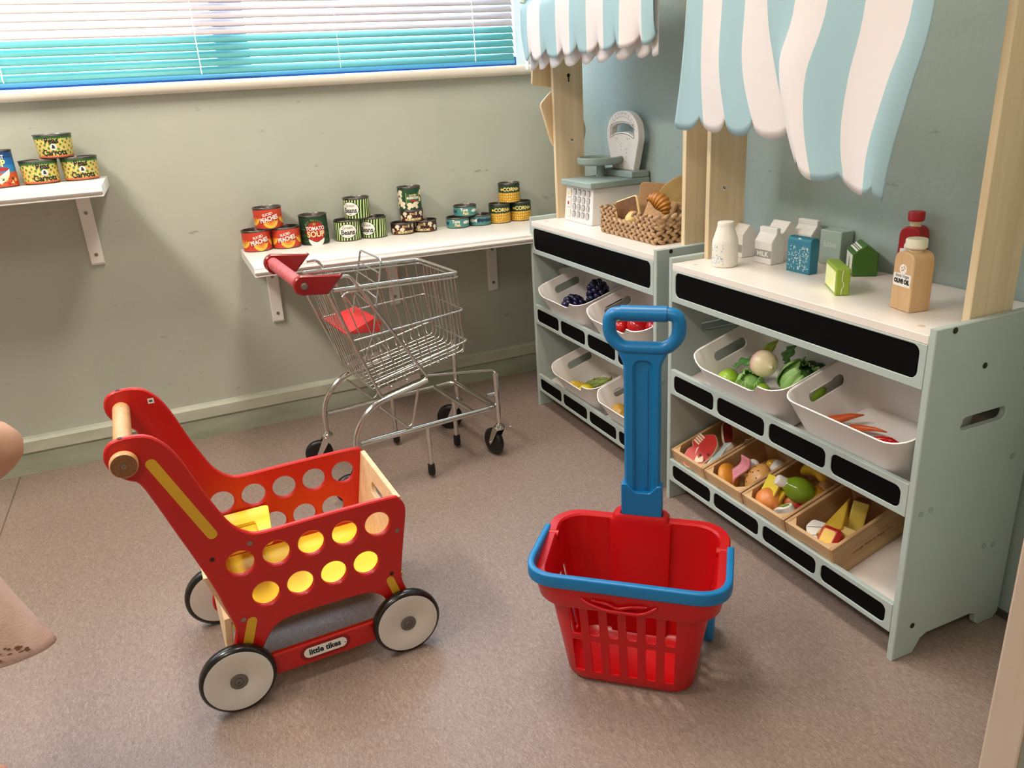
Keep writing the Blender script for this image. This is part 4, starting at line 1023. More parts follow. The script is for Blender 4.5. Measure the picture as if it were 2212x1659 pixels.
loops += [ringb(-.1625,.1625,-.0345,.1845,rimz(-.004),.056), ringb(-.160,.160,-.032,.182,rimz(0),.054), ringb(-.146,.146,-.020,.170,rimz(0),.046), ringb(-.1435,.1435,-.0185,.1665,rimz(-.003),.045),
         lvl(1,.176,-.0035,.040), lvl(.5,.095,-.0035,.036), lvl(.06,.014,-.0035,.034), lvl(.02,.008,-.012,.030)]
sh.loft(loops, cap0=True, cap1=True)
body = sh.build('basket_body', M_br, bk, smooth=40)
cu = MB(); pitch_b = .0318
for i in range(6):
    a = -.085+pitch_b*i
    for (z0, z1) in ((.026,.099),(.112,.172)):
        k = (z0+z1)/2; lp = rrect(a-.0088, a+.0088, z0, z1, .003, 2)
        y0, y1 = -.030, .020
        cu.loft([[(p[0]*(.97+.06*(p[1]/.17)), y0, p[1]) for p in lp], [(p[0]*(.97+.06*(p[1]/.17)), y1, p[1]) for p in lp]], cap0=True, cap1=True)
for sx in (-1, 1):
    for i in range(3):
        b_ = .058+.026*i
        for (z0, z1) in ((.030,.099),(.112,.172)):
            lp = rrect(b_-.0065, b_+.0065, z0, z1, .003, 2); x0, x1 = sx*.09, sx*.16
            cu.loft([[(x0, p[0], p[1]) for p in lp], [(x1, p[0], p[1]) for p in lp]], cap0=True, cap1=True)
# hand-hole scallop in the front rim
lp = smooth_poly([(-.060,.196),(-.052,.190),(.036,.190),(.050,.197),(.034,.204),(.012,.200),(-.012,.207),(-.050,.206)], .005, 3)
body = cut(body, cu)
lipb = MB(); lipb.tube(bend([(-.070,-.0325,.205),(-.058,-.036,.199),(-.030,-.0365,.190),(.030,-.0365,.190),(.046,-.036,.199),(.056,-.0325,.205)], .012, 4), .0035, 8)
lipb.tube(bend([(-.052,-.034,.205),(-.024,-.036,.203),(-.010,-.036,.196),(.0,-.036,.198),(.014,-.036,.203),(.040,-.034,.205)], .008, 4), .0028, 8)
lipb.build('grip_moulding', M_br, bk, smooth=60)
bp_ = MB(); bp_.plate([(-.052,.012),(.052,.012),(.056,.246),(-.056,.246)], [], .005, lambda a,b,q: (a, lerp(.1475,.1665,(b-.012)/.234)-.0045+q*.5-.001, b), ch=.0008).build('back_panel', M_br, bk, smooth=30)
sk = MB()
sk.loft([ringb(-.052,.052,.160,.196,.215,.010,4), ringb(-.052,.052,.160,.198,.250,.012,4), ringb(-.048,.048,.163,.196,.256,.012,4), ringb(-.0385,.0405,.166,.193,.256,.006,4), ringb(-.0385,.0405,.166,.193,.235,.006,4)], cap0=True, cap1=True)
sk.build('handle_socket', M_br, bk, smooth=40)
# blue carrying band that folds round the rim
bd = MB(); path = bend([(-.1635,.120,0),(-.1665,-.036,0),(.1665,-.036,0),(.1635,.106,0)], .056, 12)
sec = []; P = path
for i, p in enumerate(P):
    t = (P[min(i+1,len(P)-1)]-P[max(i-1,0)]).normalized(); nn = Vector((t.y,-t.x,0))
    lp = rrect(-.006,.006,.2235,.2475,.0035,3); sec.append([p+nn*q[0]+Vector((0,0,q[1])) for q in lp])
bd.loft(sec, cap0=True, cap1=True); bd.build('carry_band', M_bl, bk, smooth=40)
piv = MB()
for sx in (-1,1): piv.tube([(sx*.140,.105,.236),(sx*.166,.105,.236)], .008, 12)
piv.build('band_pivot', M_br, bk, smooth=50)['kind'] = 'stuff'
# tall handle: sleeve, shaft with recessed channel, D grip
sl_ = MB(); top = rrect(-.0395,.0415,.170,.190,.004,3)
pr = smooth_poly([(-.0355,.238),(.0385,.238),(.0385,.318),(.030,.318),(.022,.308),(.016,.302),(-.009,.302),(-.016,.308),(-.024,.318),(-.0355,.318)], .0035, 3)
sl_.plate(pr, [], .022, lambda a,b,q: (a, .1675+q, b), ch=.0015); sl_.build('handle_sleeve', M_bl, bk, smooth=35)
shf = MB(); CH = [(-.0115+.004,.300),(.0155,.300)]
chan = smooth_poly([(-.0105,.300),(.0185,.300),(.0185,.553),(-.0105,.553)], [.002,.002,.0143,.0143], 8)
outl = smooth_poly([(-.0300,.240),(.0345,.240),(.0345,.548),(.046,.570),(.040,.584),(-.030,.584),(-.041,.570),(-.0300,.548)], [.001,.001,.014,.006,.004,.004,.006,.014], 5)
shf.plate(outl, [chan], .017, lambda a,b,q: (a, .171+q, b), ch=.0042)
shf.build('handle_shaft', M_bl, bk, smooth=40)
MB().box(-.013,.021,.1765,.186,.296,.556).build('channel_panel', M_bl, bk, smooth=0)
rb = MB(); rb.box(.0105,.0118,.1752,.178,.305,.540); rb.lathe([(.0035,0),(.0035,.0015)], 12, Matrix.Translation((.004,.1765,.310)) @ Matrix.Rotation(PI/2,4,'X')); rb.build('channel_rib', M_bl, bk, smooth=30)
gb = MB(); ring = [(-.0545,.598),(-.0545,.6375),(.0635,.6375),(.0635,.598),(.043,.5765),(-.034,.5765)]
rp_ = [Vector((p[0], .1795, p[1])) for p in smooth_poly(ring, [.018,.020,.020,.018,.016,.016], 7)]
gb.tube(rp_, .0118, 16, closed=True); gb.build('grip_ring', M_bl, bk, smooth=60)
gb = MB(); gb.tube([(-.0345,.1795,.6375),(.0435,.1795,.6375)], .0138, 22); gb.build('grip_bar', M_bl, bk, smooth=60)
for sx in (-1, 1):
    w = MB(); M = Matrix.Translation((sx*.128,.176,.036)) @ Matrix.Rotation(PI/2,4,'Y')
    w.lathe([(.008,-.011),(.026,-.011),(.033,-.010),(.036,-.006),(.036,.006),(.033,.010),(.026,.011),(.022,.007),(.008,.007)], 36, M); wh = w.build('wheel', M_bl, bk, smooth=40)
    st__ = MB(); st__.box(sx*.128-.004, sx*.128+.004, .150,.180,.030,.190) if False else st__.box(min(sx*.108,sx*.128), max(sx*.108,sx*.128), .158,.178,.028,.044)
    st__.build('axle_block', M_br, bk, smooth=0, bevel=.003)
# ---------------------------------------------------------------- bread basket, till with scale
Z1, Z2 = STALL_H1-.012, STALL_H2-.012
M_till = mat('off_white_paint', '#e6dfd7', 0.45, var=0.05, scale=18)
M_tillg = mat('grey_green_paint', '#9aa8a0', 0.5, col2='#8f9d95', scale=15)
M_btn = mat('grey_button', '#b9b4b0', 0.45); M_dot = mat('grey_print', '#7d7a78', 0.6)
till = thing('toy_till', 'white toy till with grey button keypad and grey-green weighing pan and dial on the stall', 'till', (-.200, -.395, Z1))
tb = MB(); tb.add([(0,0,0),(0,-.172,0),(.190,-.172,0),(.190,0,0),(.010,-.004,.105),(.010,-.168,.105),(.190,-.168,.105),(.190,-.004,.105)], [(0,3,2,1),(4,5,6,7),(0,1,5,4),(1,2,6,5),(2,3,7,6),(3,0,4,7)])
tbo = tb.build('body', M_till, till, smooth=0, bevel=.003)
MB().box(-.004,.196,-.178,.006,.1055,.123).build('lid', M_tillg, till, smooth=0, bevel=.003)
fx = lambda z: .010*z/.105
lo = []
for r in range(4):
    for c in range(4): lo.append((fx(.024+.0215*r)-.0002, -.062-.0275*c, .024+.0215*r))
kb = MB(); kb.plate(rrect(-.0085,.0085,-.0075,.0075,.003,3), [], .004, lambda a,b,q: (-q, -a, b), ch=.0012); spread('key', kb, M_btn, till, lo, smooth=30)
gb = MB(); gb.plate(rrect(-.0092,.0092,-.0082,.0082,.003,3), [], .0006, lambda a,b,q: (-q, -a, b)); spread('key_surround', gb, M_dot, till, [(p[0]+.0003, p[1], p[2]+.0012) for p in lo], smooth=0)
kb = MB(); kb.plate(rrect(-.011,.011,-.012,.012,.003,3), [], .004, lambda a,b,q: (-q, -a, b), ch=.0012)
big = spread('large_key', kb, M_till, till, [(fx(z)-.0002, -.030, z) for z in (.026,.055,.084)], smooth=30)
for z, c in ((.055,'#c03a4a'),(.084,'#e0c060')):
    m = MB(); patch(m, circ(0,0,.0050,16) if z < .06 else rrect(-.0045,.0045,-.005,.005,.001,2), lambda x,y: (fx(z)-.0047, -.030-x, z+y), rings=1); m.build('key_mark', mat('mark'+c, c, .5), till, smooth=0)
MB().lathe([(.0135,0),(.0125,.036)], 24, Matrix.Translation((.112,-.036,.123))).build('pan_post', M_tillg, till, smooth=50)
MB().lathe([(.062,0),(.068,.002),(.071,.006),(.071,.020),(.069,.022),(.062,.022),(.060,.018),(.060,.010),(.001,.010)], 48, Matrix.Translation((.112,-.036,.1592)), cap1=False).build('weighing_pan', M_tillg, till, smooth=40)
MB().box(.134,.194,-.176,.004,.1232,.142).build('dial_base', M_tillg, till, smooth=0, bevel=.003)
dk = []
for k in range(15):
    a = R(200-220*k/14); dk.append((-.090+.095*math.cos(a)*-1, .226+.074*math.sin(a)))
do = smooth_poly([(-.150,.1422),(-.180,.235),(-.172,.275),(-.140,.302),(-.090,.310),(-.042,.302),(-.008,.275),(.0,.235),(-.032,.1422)], [0,.02,.03,.04,.05,.04,.03,.02,0], 5)
wi = smooth_poly([(-.152,.236),(-.150,.262),(-.125,.272),(-.090,.276),(-.055,.272),(-.028,.262),(-.024,.236),(-.050,.246),(-.090,.250),(-.125,.246)], .006, 3)
dl = MB().plate(do, [wi], .022, lambda a,b,q: (.156+q, a, b), ch=.0015).build('dial', M_till, till, smooth=30)
wl = MB(); wl.tube([(.1558, p[0], p[1]) for p in smooth_poly([(-.156,.231),(-.154,.266),(-.126,.276),(-.090,.280),(-.054,.276),(-.024,.266),(-.020,.231),(-.050,.242),(-.090,.246),(-.125,.242)], .006, 3)], .0007, 4, closed=True); wl.build('dial_outline', M_ink, dl)
random.seed(5)
dm = MB()
for k in range(22):
    a = R(22+136*k/21); patch(dm, circ(-.090-.098*math.cos(a)*.74, .236+.056*math.sin(a)+.0005, .0016 if k % 2 else .0022, 6), lambda x,y: (.1557, x, y), rings=1)
for k in range(40):
    y, z = random.uniform(-.155,-.025), random.uniform(.150,.236)
    if abs(y+.09) < .03+.3*(z-.14)*.8: patch(dm, circ(y, z, .0013, 6, .0022), lambda x,y_: (.1557, x, y_), rings=1)
for k in range(14):
    a = R(15+150*k/13); patch(dm, circ(-.090-.080*math.cos(a), .236+.068*math.sin(a), .0013, 6), lambda x,y: (.1557, x, y), rings=1)
dm.build('dial_marks', M_dot, dl, smooth=0)
for k in range(9):
    a = R(28+124*k/8); lettering(dl, str(k), .0085, lambda x,y: (.1556, x*-1 if False else -x, y), M_ink, name='dial_number', dx=.090+.098*math.cos(a)*.70, dy=.236+.060*math.sin(a)+.0075, sx=-1) if False else lettering(dl, str(k), .0085, lambda x,y: (.1556, -x, y), M_ink, name='dial_number', dx=.090-.070*math.cos(a), dy=.243+.058*math.sin(a))
# woven basket
M_wov = mat('water_hyacinth', '#b8946c', 0.5, col2='#94704c', scale=60); M_wovin = mat('basket_lining', '#6d5038', 0.8)
bs_ = thing('bread_basket', 'woven brown basket of toy bread on the window-side stall', 'basket', (-.158, -.795, Z1))
BW, BD, BH = .278, .128, .072
pth = rrect(-BD/2, BD/2, -BW/2, BW/2, .014, 4)
def along(pth):
    P = [Vector(p) for p in pth]; L = [0]
    for i in range(len(P)): L.append(L[-1]+(P[(i+1) % len(P)]-P[i]).length)
    def f(s):
        s = s % L[-1]
        for i in range(len(P)):
            if s <= L[i+1]: return P[i].lerp(P[(i+1) % len(P)], (s-L[i])/(L[i+1]-L[i])), (P[(i+1) % len(P)]-P[i]).normalized()
    return f, L[-1]
f_, LL = along(pth); random.seed(2)
wv = MB(); rows = 4
for r in range(rows):
    nseg = 32; z = .0095+r*.0176
    for k in range(nseg):
        for h in (0, 1):
            s = (k+.5*h+.3*r)*LL/nseg; p, t = f_(s)
            if r >= 3-(h == 1) and p.x < -BD/2+.01 and -.035 < p.y < .062: continue
            zz = z+(.0042 if h else -.0042)
            a = math.atan2(t.y, t.x)
            Mr = Matrix.Rotation(a, 3, 'Z') @ Matrix.Rotation((-.55 if h else .55)+random.uniform(-.1,.1), 3, 'Y')
            wv.ball((p.x, p.y, zz), (.0135*random.uniform(.92,1.1), .0062, .0056), 7, 5, Mr)
wv.build('woven_sides', M_wov, bs_, smooth=60)
MB().plate(rrect(-BD/2+.006, BD/2-.006, -BW/2+.006, BW/2-.006, .012, 3), [], .006, lambda a,b,q: (a, b, .001+q)).build('woven_base', M_wovin, bs_, smooth=0)
lin_ = MB(); li = rrect(-BD/2+.003, BD/2-.003, -BW/2+.003, BW/2-.003, .012, 3)
lin_.loft([[(p[0],p[1],.004) for p in li], [(p[0],p[1],.036) for p in li]]); lin_.build('inner_wall', M_wovin, bs_, smooth=40)
M_crust = mat('golden_crust', '#c98a3c', 0.4, col2='#a9652a', scale=35); M_crumb = mat('brown_crumb', '#b88c5e', 0.75, col2='#a47a4e', scale=220)
M_loaf = mat('golden_slice', '#b99550', 0.45, col2='#a27f40', scale=18); M_dkbread = wood('dark_bread_slice', '#7a4e22', '#5c3916', .5, axis=1); M_pedge = mat('pale_crust_edge', '#e6c88c', 0.5)
M_roll = mat('cream_roll', '#e8c988', 0.35, col2='#dcb26a', scale=25)
def slab(name, outline, th, loc, rot, m, me, label, ch=.003, cat='bread', group=None):
    t = MB().plate(outline, [], th, lambda a,b,q: (a, q-th/2, b), ch=ch, emi=1 if me else 0).build(name, [m, me] if me else m, None, smooth=30)
    t.location = loc; t.rotation_euler = rot; return tag(t, label, cat, group)
bo = lambda w, h, r=.012: smooth_poly([(-w/2,0),(w/2,0),(w/2,h),(-w/2,h)], r, 5)
slab('bread_slice', smooth_poly([(-.060,0),(.062,0),(.076,.035),(.066,.078),(.030,.100),(-.020,.096),(-.062,.066),(-.078,.030)], .03, 5), .012, (-.062,-.812,Z1+.050), (R(-8),R(0),R(-60)), M_loaf, M_loaf, 'big rounded golden bread slice standing at the back of the bread basket', .003)
slab('bread_slice', bo(.096,.092,.012), .010, (-.108,-.745,Z1+.036), (R(-14),R(4),R(-52)), M_crumb, None, 'light brown square bread slice leaning beside the till')
slab('bread_slice', bo(.078,.075,.010), .011, (-.172,-.735,Z1+.020), (R(-8),R(-18),R(-70)), M_dkbread, M_pedge, 'dark brown bread slice with a pale crust edge at the left of the basket')
slab('bread_slice', bo(.074,.055,.010), .010, (-.172,-.705,Z1+.010), (R(-4),R(-12),R(-70)), M_pedge, None, 'pale thin bread slice tucked behind the dark one')
slab('bread_slice', bo(.086,.082,.014), .012, (-.168,-.840,Z1+.024), (R(-38),R(2),R(-62)), M_crumb, None, 'speckled brown bread slice leaning in the middle of the basket')
slab('bread_slice', bo(.080,.070,.010), .012, (-.105,-.870,Z1+.020), (R(-24),R(2),R(-52)), mat('tan_slice','#a9804f',.6), None, 'tan bread slice at the right behind the croissant')
ro = MB().ball((0,0,0), (.026,.022,.021), 18, 12).build('bread_roll', M_roll, None, smooth=180); ro.location = (-.194,-.782,Z1+.0440); ro.rotation_euler = (0,0,.6); tag(ro, 'small round cream bread roll at the front of the basket', 'bread')
tp_ = MB(); tp_.ball((.008,.006,.014), (.014,.012,.008), 12, 8).build('baked_top', M_crust, ro, smooth=180)
cr = thing('croissant', 'golden toy croissant at the front right of the bread basket', 'bread', (-.180,-.868,Z1+.082), R(35))
cr.rotation_euler = (R(-15), R(38), R(-62))
cb_ = MB(); N = 9; lp = []
for i in range(N*4+1):
    t = i/(N*4); a = (t-.5)*2.3; rr = .0205*math.sin(PI*min(max(t,.04),.96))**.75+.002*math.cos(t*N*2*PI)
    lp.append((Vector((.036*math.sin(a), 0, .030*math.cos(a)-.012)), rr))
cb_.tube([p for p, r in lp], [r for p, r in lp], 14); cb_.build('body', mat('croissant_glaze', '#cf8f35', .35, col2='#8e4d17', scale=6, stretch=(1,1,1)), cr, smooth=180)
# ---------------------------------------------------------------- wooden groceries on the right stall
M_bw = mat('chalky_white_paint', '#e9e2d6', 0.6, var=0.06, scale=30, bump=.15, bscale=120); M_cart = mat('carton_white', '#e9e4de', 0.5, var=0.04, scale=22)
M_band = mat('grey_print_band', '#9d9b95', 0.55)
bt = thing('milk_bottle', 'chalky white wooden milk bottle with worn blue print at the left', 'bottle', (-.210, -1.183, Z2))
MB().lathe([(.0255,0),(.0275,.002),(.0280,.006),(.0280,.052),(.0265,.060),(.0190,.084),(.0178,.090),(.0180,.094),(.0165,.0975),(.001,.098)], 40, cap1=False).build('body', M_bw, bt, smooth=50)
mpb = lambda r: (lambda x,y: (r*math.sin(x/r), -r*math.cos(x/r), y))
pm = MB(); random.seed(9)
for k in range(46):
    a = random.uniform(-.034,.004); z = random.choice([random.uniform(.008,.028), random.uniform(.008,.028), random.uniform(.036,.052)])
    patch(pm, circ(a, z, random.uniform(.0006,.0018), 6, random.uniform(.0006,.002)), mpb(.0283), rings=1)
o = pm.build('worn_print', mat('faded_blue_print', '#7fa6c4', .6), bt, smooth=0); bt.rotation_euler = (0,0,face_cam(-.21,-1.183,-.25))
def carton(name, label, loc, rz, w, d, h, ridge, kind):
    """gable topped milk carton: -y is its front"""
    t = thing(name, label, 'carton', loc, rz); b = MB()
    if kind == 'gable':      # slopes front and back up to a ridge tab running across
        k = .012
        prof = [(-d/2,0),(d/2,0),(d/2,h),(k/2,h+ridge),(k/2,h+ridge+.012),(-k/2,h+ridge+.012),(-k/2,h+ridge),(-d/2,h)]
        b.loft([[(-w/2,p[0],p[1]) for p in prof],[(w/2,p[0],p[1]) for p in prof]], cap0=True, cap1=True)
    else:
        prof = [(-d/2,0),(d/2,0),(d/2,h),(d*.05,h+ridge),(-d*.05,h+ridge),(-d/2,h)]
        b.loft([[(-w/2,p[0],p[1]) for p in prof],[(w/2,p[0],p[1]) for p in prof]], cap0=True, cap1=True)
    b.build('body', M_cart, t, smooth=0, bevel=.0022, seg=3); return t
AM = R(-90)    # fronts turned towards the room
c = carton('milk_carton', 'white milk carton with grey MILK band in the front row', (-.116,-1.217,Z2), AM+R(3), .052, .038, .049, .018, 'gable')
fm_ = lambda dd: (lambda x,y: (x, -dd/2-.0004, y))
m = MB(); patch(m, [(-.0255,.014),(.0255,.014),(.0255,.031),(-.0255,.031)], fm_(.038), rings=1); m.build('print_band', M_band, c, smooth=0)
lettering(c, 'MILK', .0150, fm_(.0386), M_w, dy=.022, bold=.0004, sx=1.05)
c = carton('milk_carton', 'taller plain white carton right behind the MILK carton', (-.070,-1.203,Z2), AM+R(2), .052, .044, .062, .024, 'roof')
m = MB(); patch(m, half(0,.056,.007,180,360,10), fm_(.044), rings=1); m.build('printed_smile', M_band, c, smooth=0)
c = carton('milk_carton', 'plain white carton behind the milk bottle at the left', (-.110,-1.122,Z2), AM+R(-2), .046, .040, .054, .020, 'roof')
m = MB(); patch(m, [(-.0228,.012),(.0228,.012),(.0228,.030),(-.0228,.030)], fm_(.040), rings=1); m.build('print_band', M_band, c, smooth=0)
c = carton('milk_carton', 'white gable carton with black flower drawing behind the teal box', (-.027,-1.240,Z2), AM+R(2), .056, .042, .058, .018, 'gable')
lettering(c, 'MK', .020, fm_(.042), M_ink, dx=-.006, dy=.042, bold=.0006, sx=.8)
m = MB()
for (x, z, r) in ((-.012,.026,.004),(-.004,.024,.003),(-.014,.016,.003),(-.006,.012,.004),(.004,.018,.003)):
    m.tube([(x+r*math.cos(a), -.0214, z+r*math.sin(a)) for a in [2*PI*k/10 for k in range(10)]], .0004, 4, closed=True)
m.build('flower_drawing', M_ink, c)
tl_ = thing('rice_box', 'teal wooden box with white scribbled strokes and rounded shoulders', 'box', (-.127,-1.330,Z2), AM+R(3))
pr_ = smooth_poly([(-.012,0),(.012,0),(.012,.074),(-.012,.074)], [.002,.002,.009,.009], 5)
tbx = MB(); tbx.loft([[(-.0315,p[0],p[1]) for p in pr_],[(.0315,p[0],p[1]) for p in pr_]], cap0=True, cap1=True); tbo = tbx.build('body', mat('teal_paint', '#2b7a90', .45, var=.05, scale=20), tl_, smooth=30, bevel=.0015)
random.seed(21); m = MB()
for k in range(95):
    x, z = random.uniform(-.026,.026), random.uniform(.006,.056); a = random.choice([.3,.9,1.4,1.9,2.6])+random.uniform(-.3,.3); L = random.uniform(.003,.006)
    dx, dz = L*math.cos(a), L*math.sin(a); nx, nz = -.0004*math.sin(a), .0004*math.cos(a)
    m.add([(x-dx/2+nx,-.0123,z-dz/2+nz),(x+dx/2+nx,-.0123,z+dz/2+nz),(x+dx/2-nx,-.0123,z+dz/2-nz),(x-dx/2-nx,-.0123,z-dz/2-nz)], [(0,1,2,3)])
m.add([(-.031,-.0112,.0680),(.031,-.0112,.0680),(.031,-.0092,.0716),(-.031,-.0092,.0716)], [(0,1,2,3)])
patch(m, circ(0,.0698,.0042,14,.003), lambda x,y: (x, -.0108, y), rings=1)
m.build('white_strokes', M_w, tl_, smooth=0)
sg = thing('sugar_box', 'pale grey-green wooden sugar box in the back row', 'box', (-.0215,-1.316,Z2), AM+R(1))
MB().box(-.029,.029,-.018,.018,0,.074).build('body', mat('pale_green_paint', '#a9b7ab', .5, var=.05, scale=20), sg, smooth=0, bevel=.002)
lettering(sg, 'SUGAR', .0125, lambda x,y: (x,-.0184,y), mat('pale_print', '#d6ddd2', .5), dy=.043, sx=.9, bold=.0002)
gh = thing('tea_carton', 'dark green house-shaped wooden carton with white roof stripes', 'carton', (-.044,-1.409,Z2), R(-126))
pr_ = [(-.024,0),(.024,0),(.024,.046),(0,.064),(-.024,.046)]
# ends of the house face along x; gable end towards the viewer's right
g = MB(); g.loft([[(-.034,p[0],p[1]) for p in pr_],[(.034,p[0],p[1]) for p in pr_]], cap0=True, cap1=True); g.build('body', mat('dark_green_paint', '#3c6b1c', .45, var=.06, scale=20), gh, smooth=0, bevel=.002)
m = MB()
for (u0, u1) in ((.25,.38),(.44,.50),(.56,.68)):
    q = lambda u, x: (x, -.024-.0003+.024*u, .046+.018*u+.0004)
    m.add([q(u0,-.032),q(u0,.032),q(u1,.032),q(u1,-.032)], [(0,1,2,3)])
m.build('roof_stripe', M_w, gh, smooth=0)['kind'] = 'stuff'
m = MB(); patch(m, [(-.030,.006),(.030,.006),(.030,.043),(-.030,.043)], lambda x,y: (x,-.0244,y), rings=1); m.build('picture_panel', M_w, gh, smooth=0)
m = MB(); patch(m, [(0,.036),(.003,.031),(.004,.022),(.006,.012),(0,.009),(-.006,.012),(-.004,.022),(-.003,.031)], lambda x,y: (x,-.0248,y), rings=1); m.build('printed_pear', mat('print_leaf_green','#6d9a3c',.5), gh, smooth=0)
lm = thing('tea_box', 'small lime green wooden box with yellow picture in the front row', 'box', (-.183,-1.482,Z2), R(-123))
MB().box(-.045,.045,-.0125,.0125,0,.050).build('body', mat('lime_paint', '#8faa2e', .45, var=.06, scale=20), lm, smooth=0, bevel=.0022)
m = MB(); patch(m, rrect(-.041,.041,.005,.044,.002,2), lambda x,y: (x,-.0128,y), rings=1); m.build('picture_panel', mat('picture_cream','#eef0c8',.5,col2='#dfe27a',scale=60), lm, smooth=0)
m = MB(); P_ = [(-.002,.002),(-.002,.012),(.001,.017),(.001,.024),(-.002,.027),(-.002,.040),(-.0005,.048)]
for a, b in zip(P_[:-1], P_[1:]): m.add([(.0454,a[0]-.0005,a[1]),(.0454,a[0]+.0006,a[1]),(.0454,b[0]+.0006,b[1]),(.0454,b[0]-.0005,b[1])], [(0,1,2,3)])
m.build('wavy_seam', M_w, lm, smooth=0)
def bottle(name, label, loc, rz, body_m, cap_m, neck, s=1.0):
    t = thing(name, label, 'bottle', loc, rz)
    w, d, h = .0235*s, .0205*s, .101*s
    pr = smooth_poly([(-w,0),(w,0),(w,h),(-w,h)], [.003,.003,.020*s,.020*s], 7)
    b = MB(); b.loft([[(p[0],-d,p[1]) for p in pr],[(p[0],d,p[1]) for p in pr]], cap0=True, cap1=True); b.build('body', body_m, t, smooth=40, bevel=.002)
    nk = .009 if neck else .004
    MB().lathe([(.0118*s,h-.004),(.0118*s,h+nk+.001)], 24).build('neck', M_ply, t, smooth=40)
    MB().lathe([(.0155*s,h+nk),(.0172*s,h+nk+.002),(.0172*s,h+nk+.0145),(.0160*s,h+nk+.0165),(.001,h+nk+.0168)], 28, cap1=False).build('cap', cap_m, t, smooth=40)
    return t
oil = bottle('oil_bottle', 'natural wood olive oil bottle with white cap at the right', (-.186,-1.648,Z2), R(-100), wood('beech_bottle','#d9b285','#cda473',.45,axis=2), mat('ivory_cap','#e9e2c8',.4), False, 1.0)
fo_ = lambda k: (lambda x,y: (x, -.0206-.0003*k, y))
m = MB(); patch(m, rrect(-.0205,.0205,.042,.064,.002,2), fo_(1), rings=1); m.build('paper_label', M_w, oil, smooth=0)
lettering(oil, 'OLIVE OIL', .0100, fo_(3), M_ink, dy=.0505, bold=.0006, sx=.80); lettering(oil, 'Extra Virgin', .0078, fo_(3), M_ink, dy=.0600, shear=.25, sx=.86)
m = MB(); patch(m, circ(.0,.0715,.0085,20), fo_(.5), rings=1); m.build('round_sticker', M_w, oil, smooth=0)
m = MB()
for (x, z) in ((-.003,.0735),(.001,.070),(.004,.0735),(.002,.076),(-.002,.069)): patch(m, circ(x, z, .0013, 8), fo_(1.4), rings=1)
m.build('printed_berries', mat('print_berry','#c26a5a',.5), oil, smooth=0)['kind'] = 'stuff'
rdb = bottle('ketchup_bottle', 'dark red bottle with red cap behind the olive oil', (-.028,-1.512,Z2), AM+R(12), mat('ketchup_red_paint','#a5101a',.38), mat('cap_red','#b01622',.38), True, 1.0)
m = MB(); patch(m, rrect(-.018,.018,.040,.062,.002,2), lambda x,y: (x,-.0209,y), rings=1); patch(m, circ(-.002,.066,.008,18), lambda x,y: (x,-.0209,y), rings=1); m.build('paper_label', M_w, rdb, smooth=0); rdb.scale = (.86,.86,1.06)
# ---------------------------------------------------------------- white storage bins and wooden crates on the tilted shelves
TA = math.atan(TILT)
M_bin = mat('white_bin_plastic', '#e9e2dc', 0.35, var=0.02, scale=8)
def shelf_frame(xf, lip_z, d, y, n=0.0):
    """world matrix on a tilted shelf: x up the slope, y along the stall, z off the shelf"""
    z = lip_z+.016+TILT*(d-.0115)+.0012
    M = Matrix.Translation((xf+d, y, z)) @ Matrix.Rotation(-TA, 4, 'Y')
    return M @ Matrix.Translation((0, 0, n))
def set_m(o, M): o.location = M.to_translation(); o.rotation_euler = M.to_euler()
def bin_(label, M, w=.288, dip=True, h=.118):
    t = thing('storage_bin', label, 'bin', (0,0,0), 0, 'white storage bins'); set_m(t, M)
    d0, d1 = .168, .214; w0 = w-.062
    def rz_(x, y):
        z = h
        if dip and x < 0:
            q = (abs(y-.012)-.082)/.016 if y < 0 else (y-.095)/.04; q = max(0, min(1, q)); q = q*q*(3-2*q)
            fr = max(0, min(1, (-x-.085)/.012)); z -= .020*(1-q)*fr
        return z
    def ring(k, off, z, r): # k 0 bottom 1 rim ; local x from -d/2 (front)
        d = lerp(d0,d1,k)/2-off; ww = lerp(w0,w,k)/2-off
        pts = []
        base = rrect(-d, d, -ww, ww, r, 6)
        # subdivide the straight sides so that the rim dip has points to follow
        P = []
        for i in range(len(base)):
            a, b_ = Vector(base[i]), Vector(base[(i+1) % len(base)]); n = 14 if (b_-a).length > .05 else 1
            for q in range(n): P.append(a.lerp(b_, q/n))
        for p in P: pts.append(Vector((p.x, p.y, z if not callable(z) else z(p.x, p.y))))
        return pts
    dz = lambda o, f=1.0: (lambda x,y: (h-(h-rz_(x,y)))*f+o)
    L = [ring(0,.006,0,.030), ring(0.02,.001,.003,.034), ring(.5,0,lambda x,y: rz_(x,y)*.5,.037), ring(.97,0,dz(-.003),.040), ring(1,-.0005,dz(-.001),.041), ring(1,.0016,dz(0),.040), ring(.99,.0040,dz(-.002),.037),
         ring(.5,.0036,lambda x,y: rz_(x,y)*.5,.034), ring(.04,.004,.006,.031), ring(0,.014,.0035,.026)]
    b = MB(); b.loft(L, cap0=True, cap1=True); o = b.build('bin_shell', M_bin, t, smooth=60)
    c = MB()
    for s in (-1, 1):
        lp = rrect(-.046,.046,h-.048,h-.024,.0118,6); y0, y1 = s*(w/2-.045), s*(w/2+.02)
        c.loft([[(p[0], y0, p[1]) for p in lp], [(p[0], y1, p[1]) for p in lp]], cap0=True, cap1=True)
    cut(o, c)
    return t
LZ1, LZ2 = .290, .055
XF1, XF2 = -.290, -.285
bin_('white plastic bin of dark grapes, upper left of the window-side stall', shelf_frame(XF1, LZ1, .112, -.538), .292)
bin_('white plastic bin of red tomatoes, upper right of the window-side stall', shelf_frame(XF1, LZ1, .112, -.846), .292)
bin_('white plastic bin holding a corn cob and lemon, lower left of the window-side stall', shelf_frame(XF1, LZ2, .112, -.602), .282)
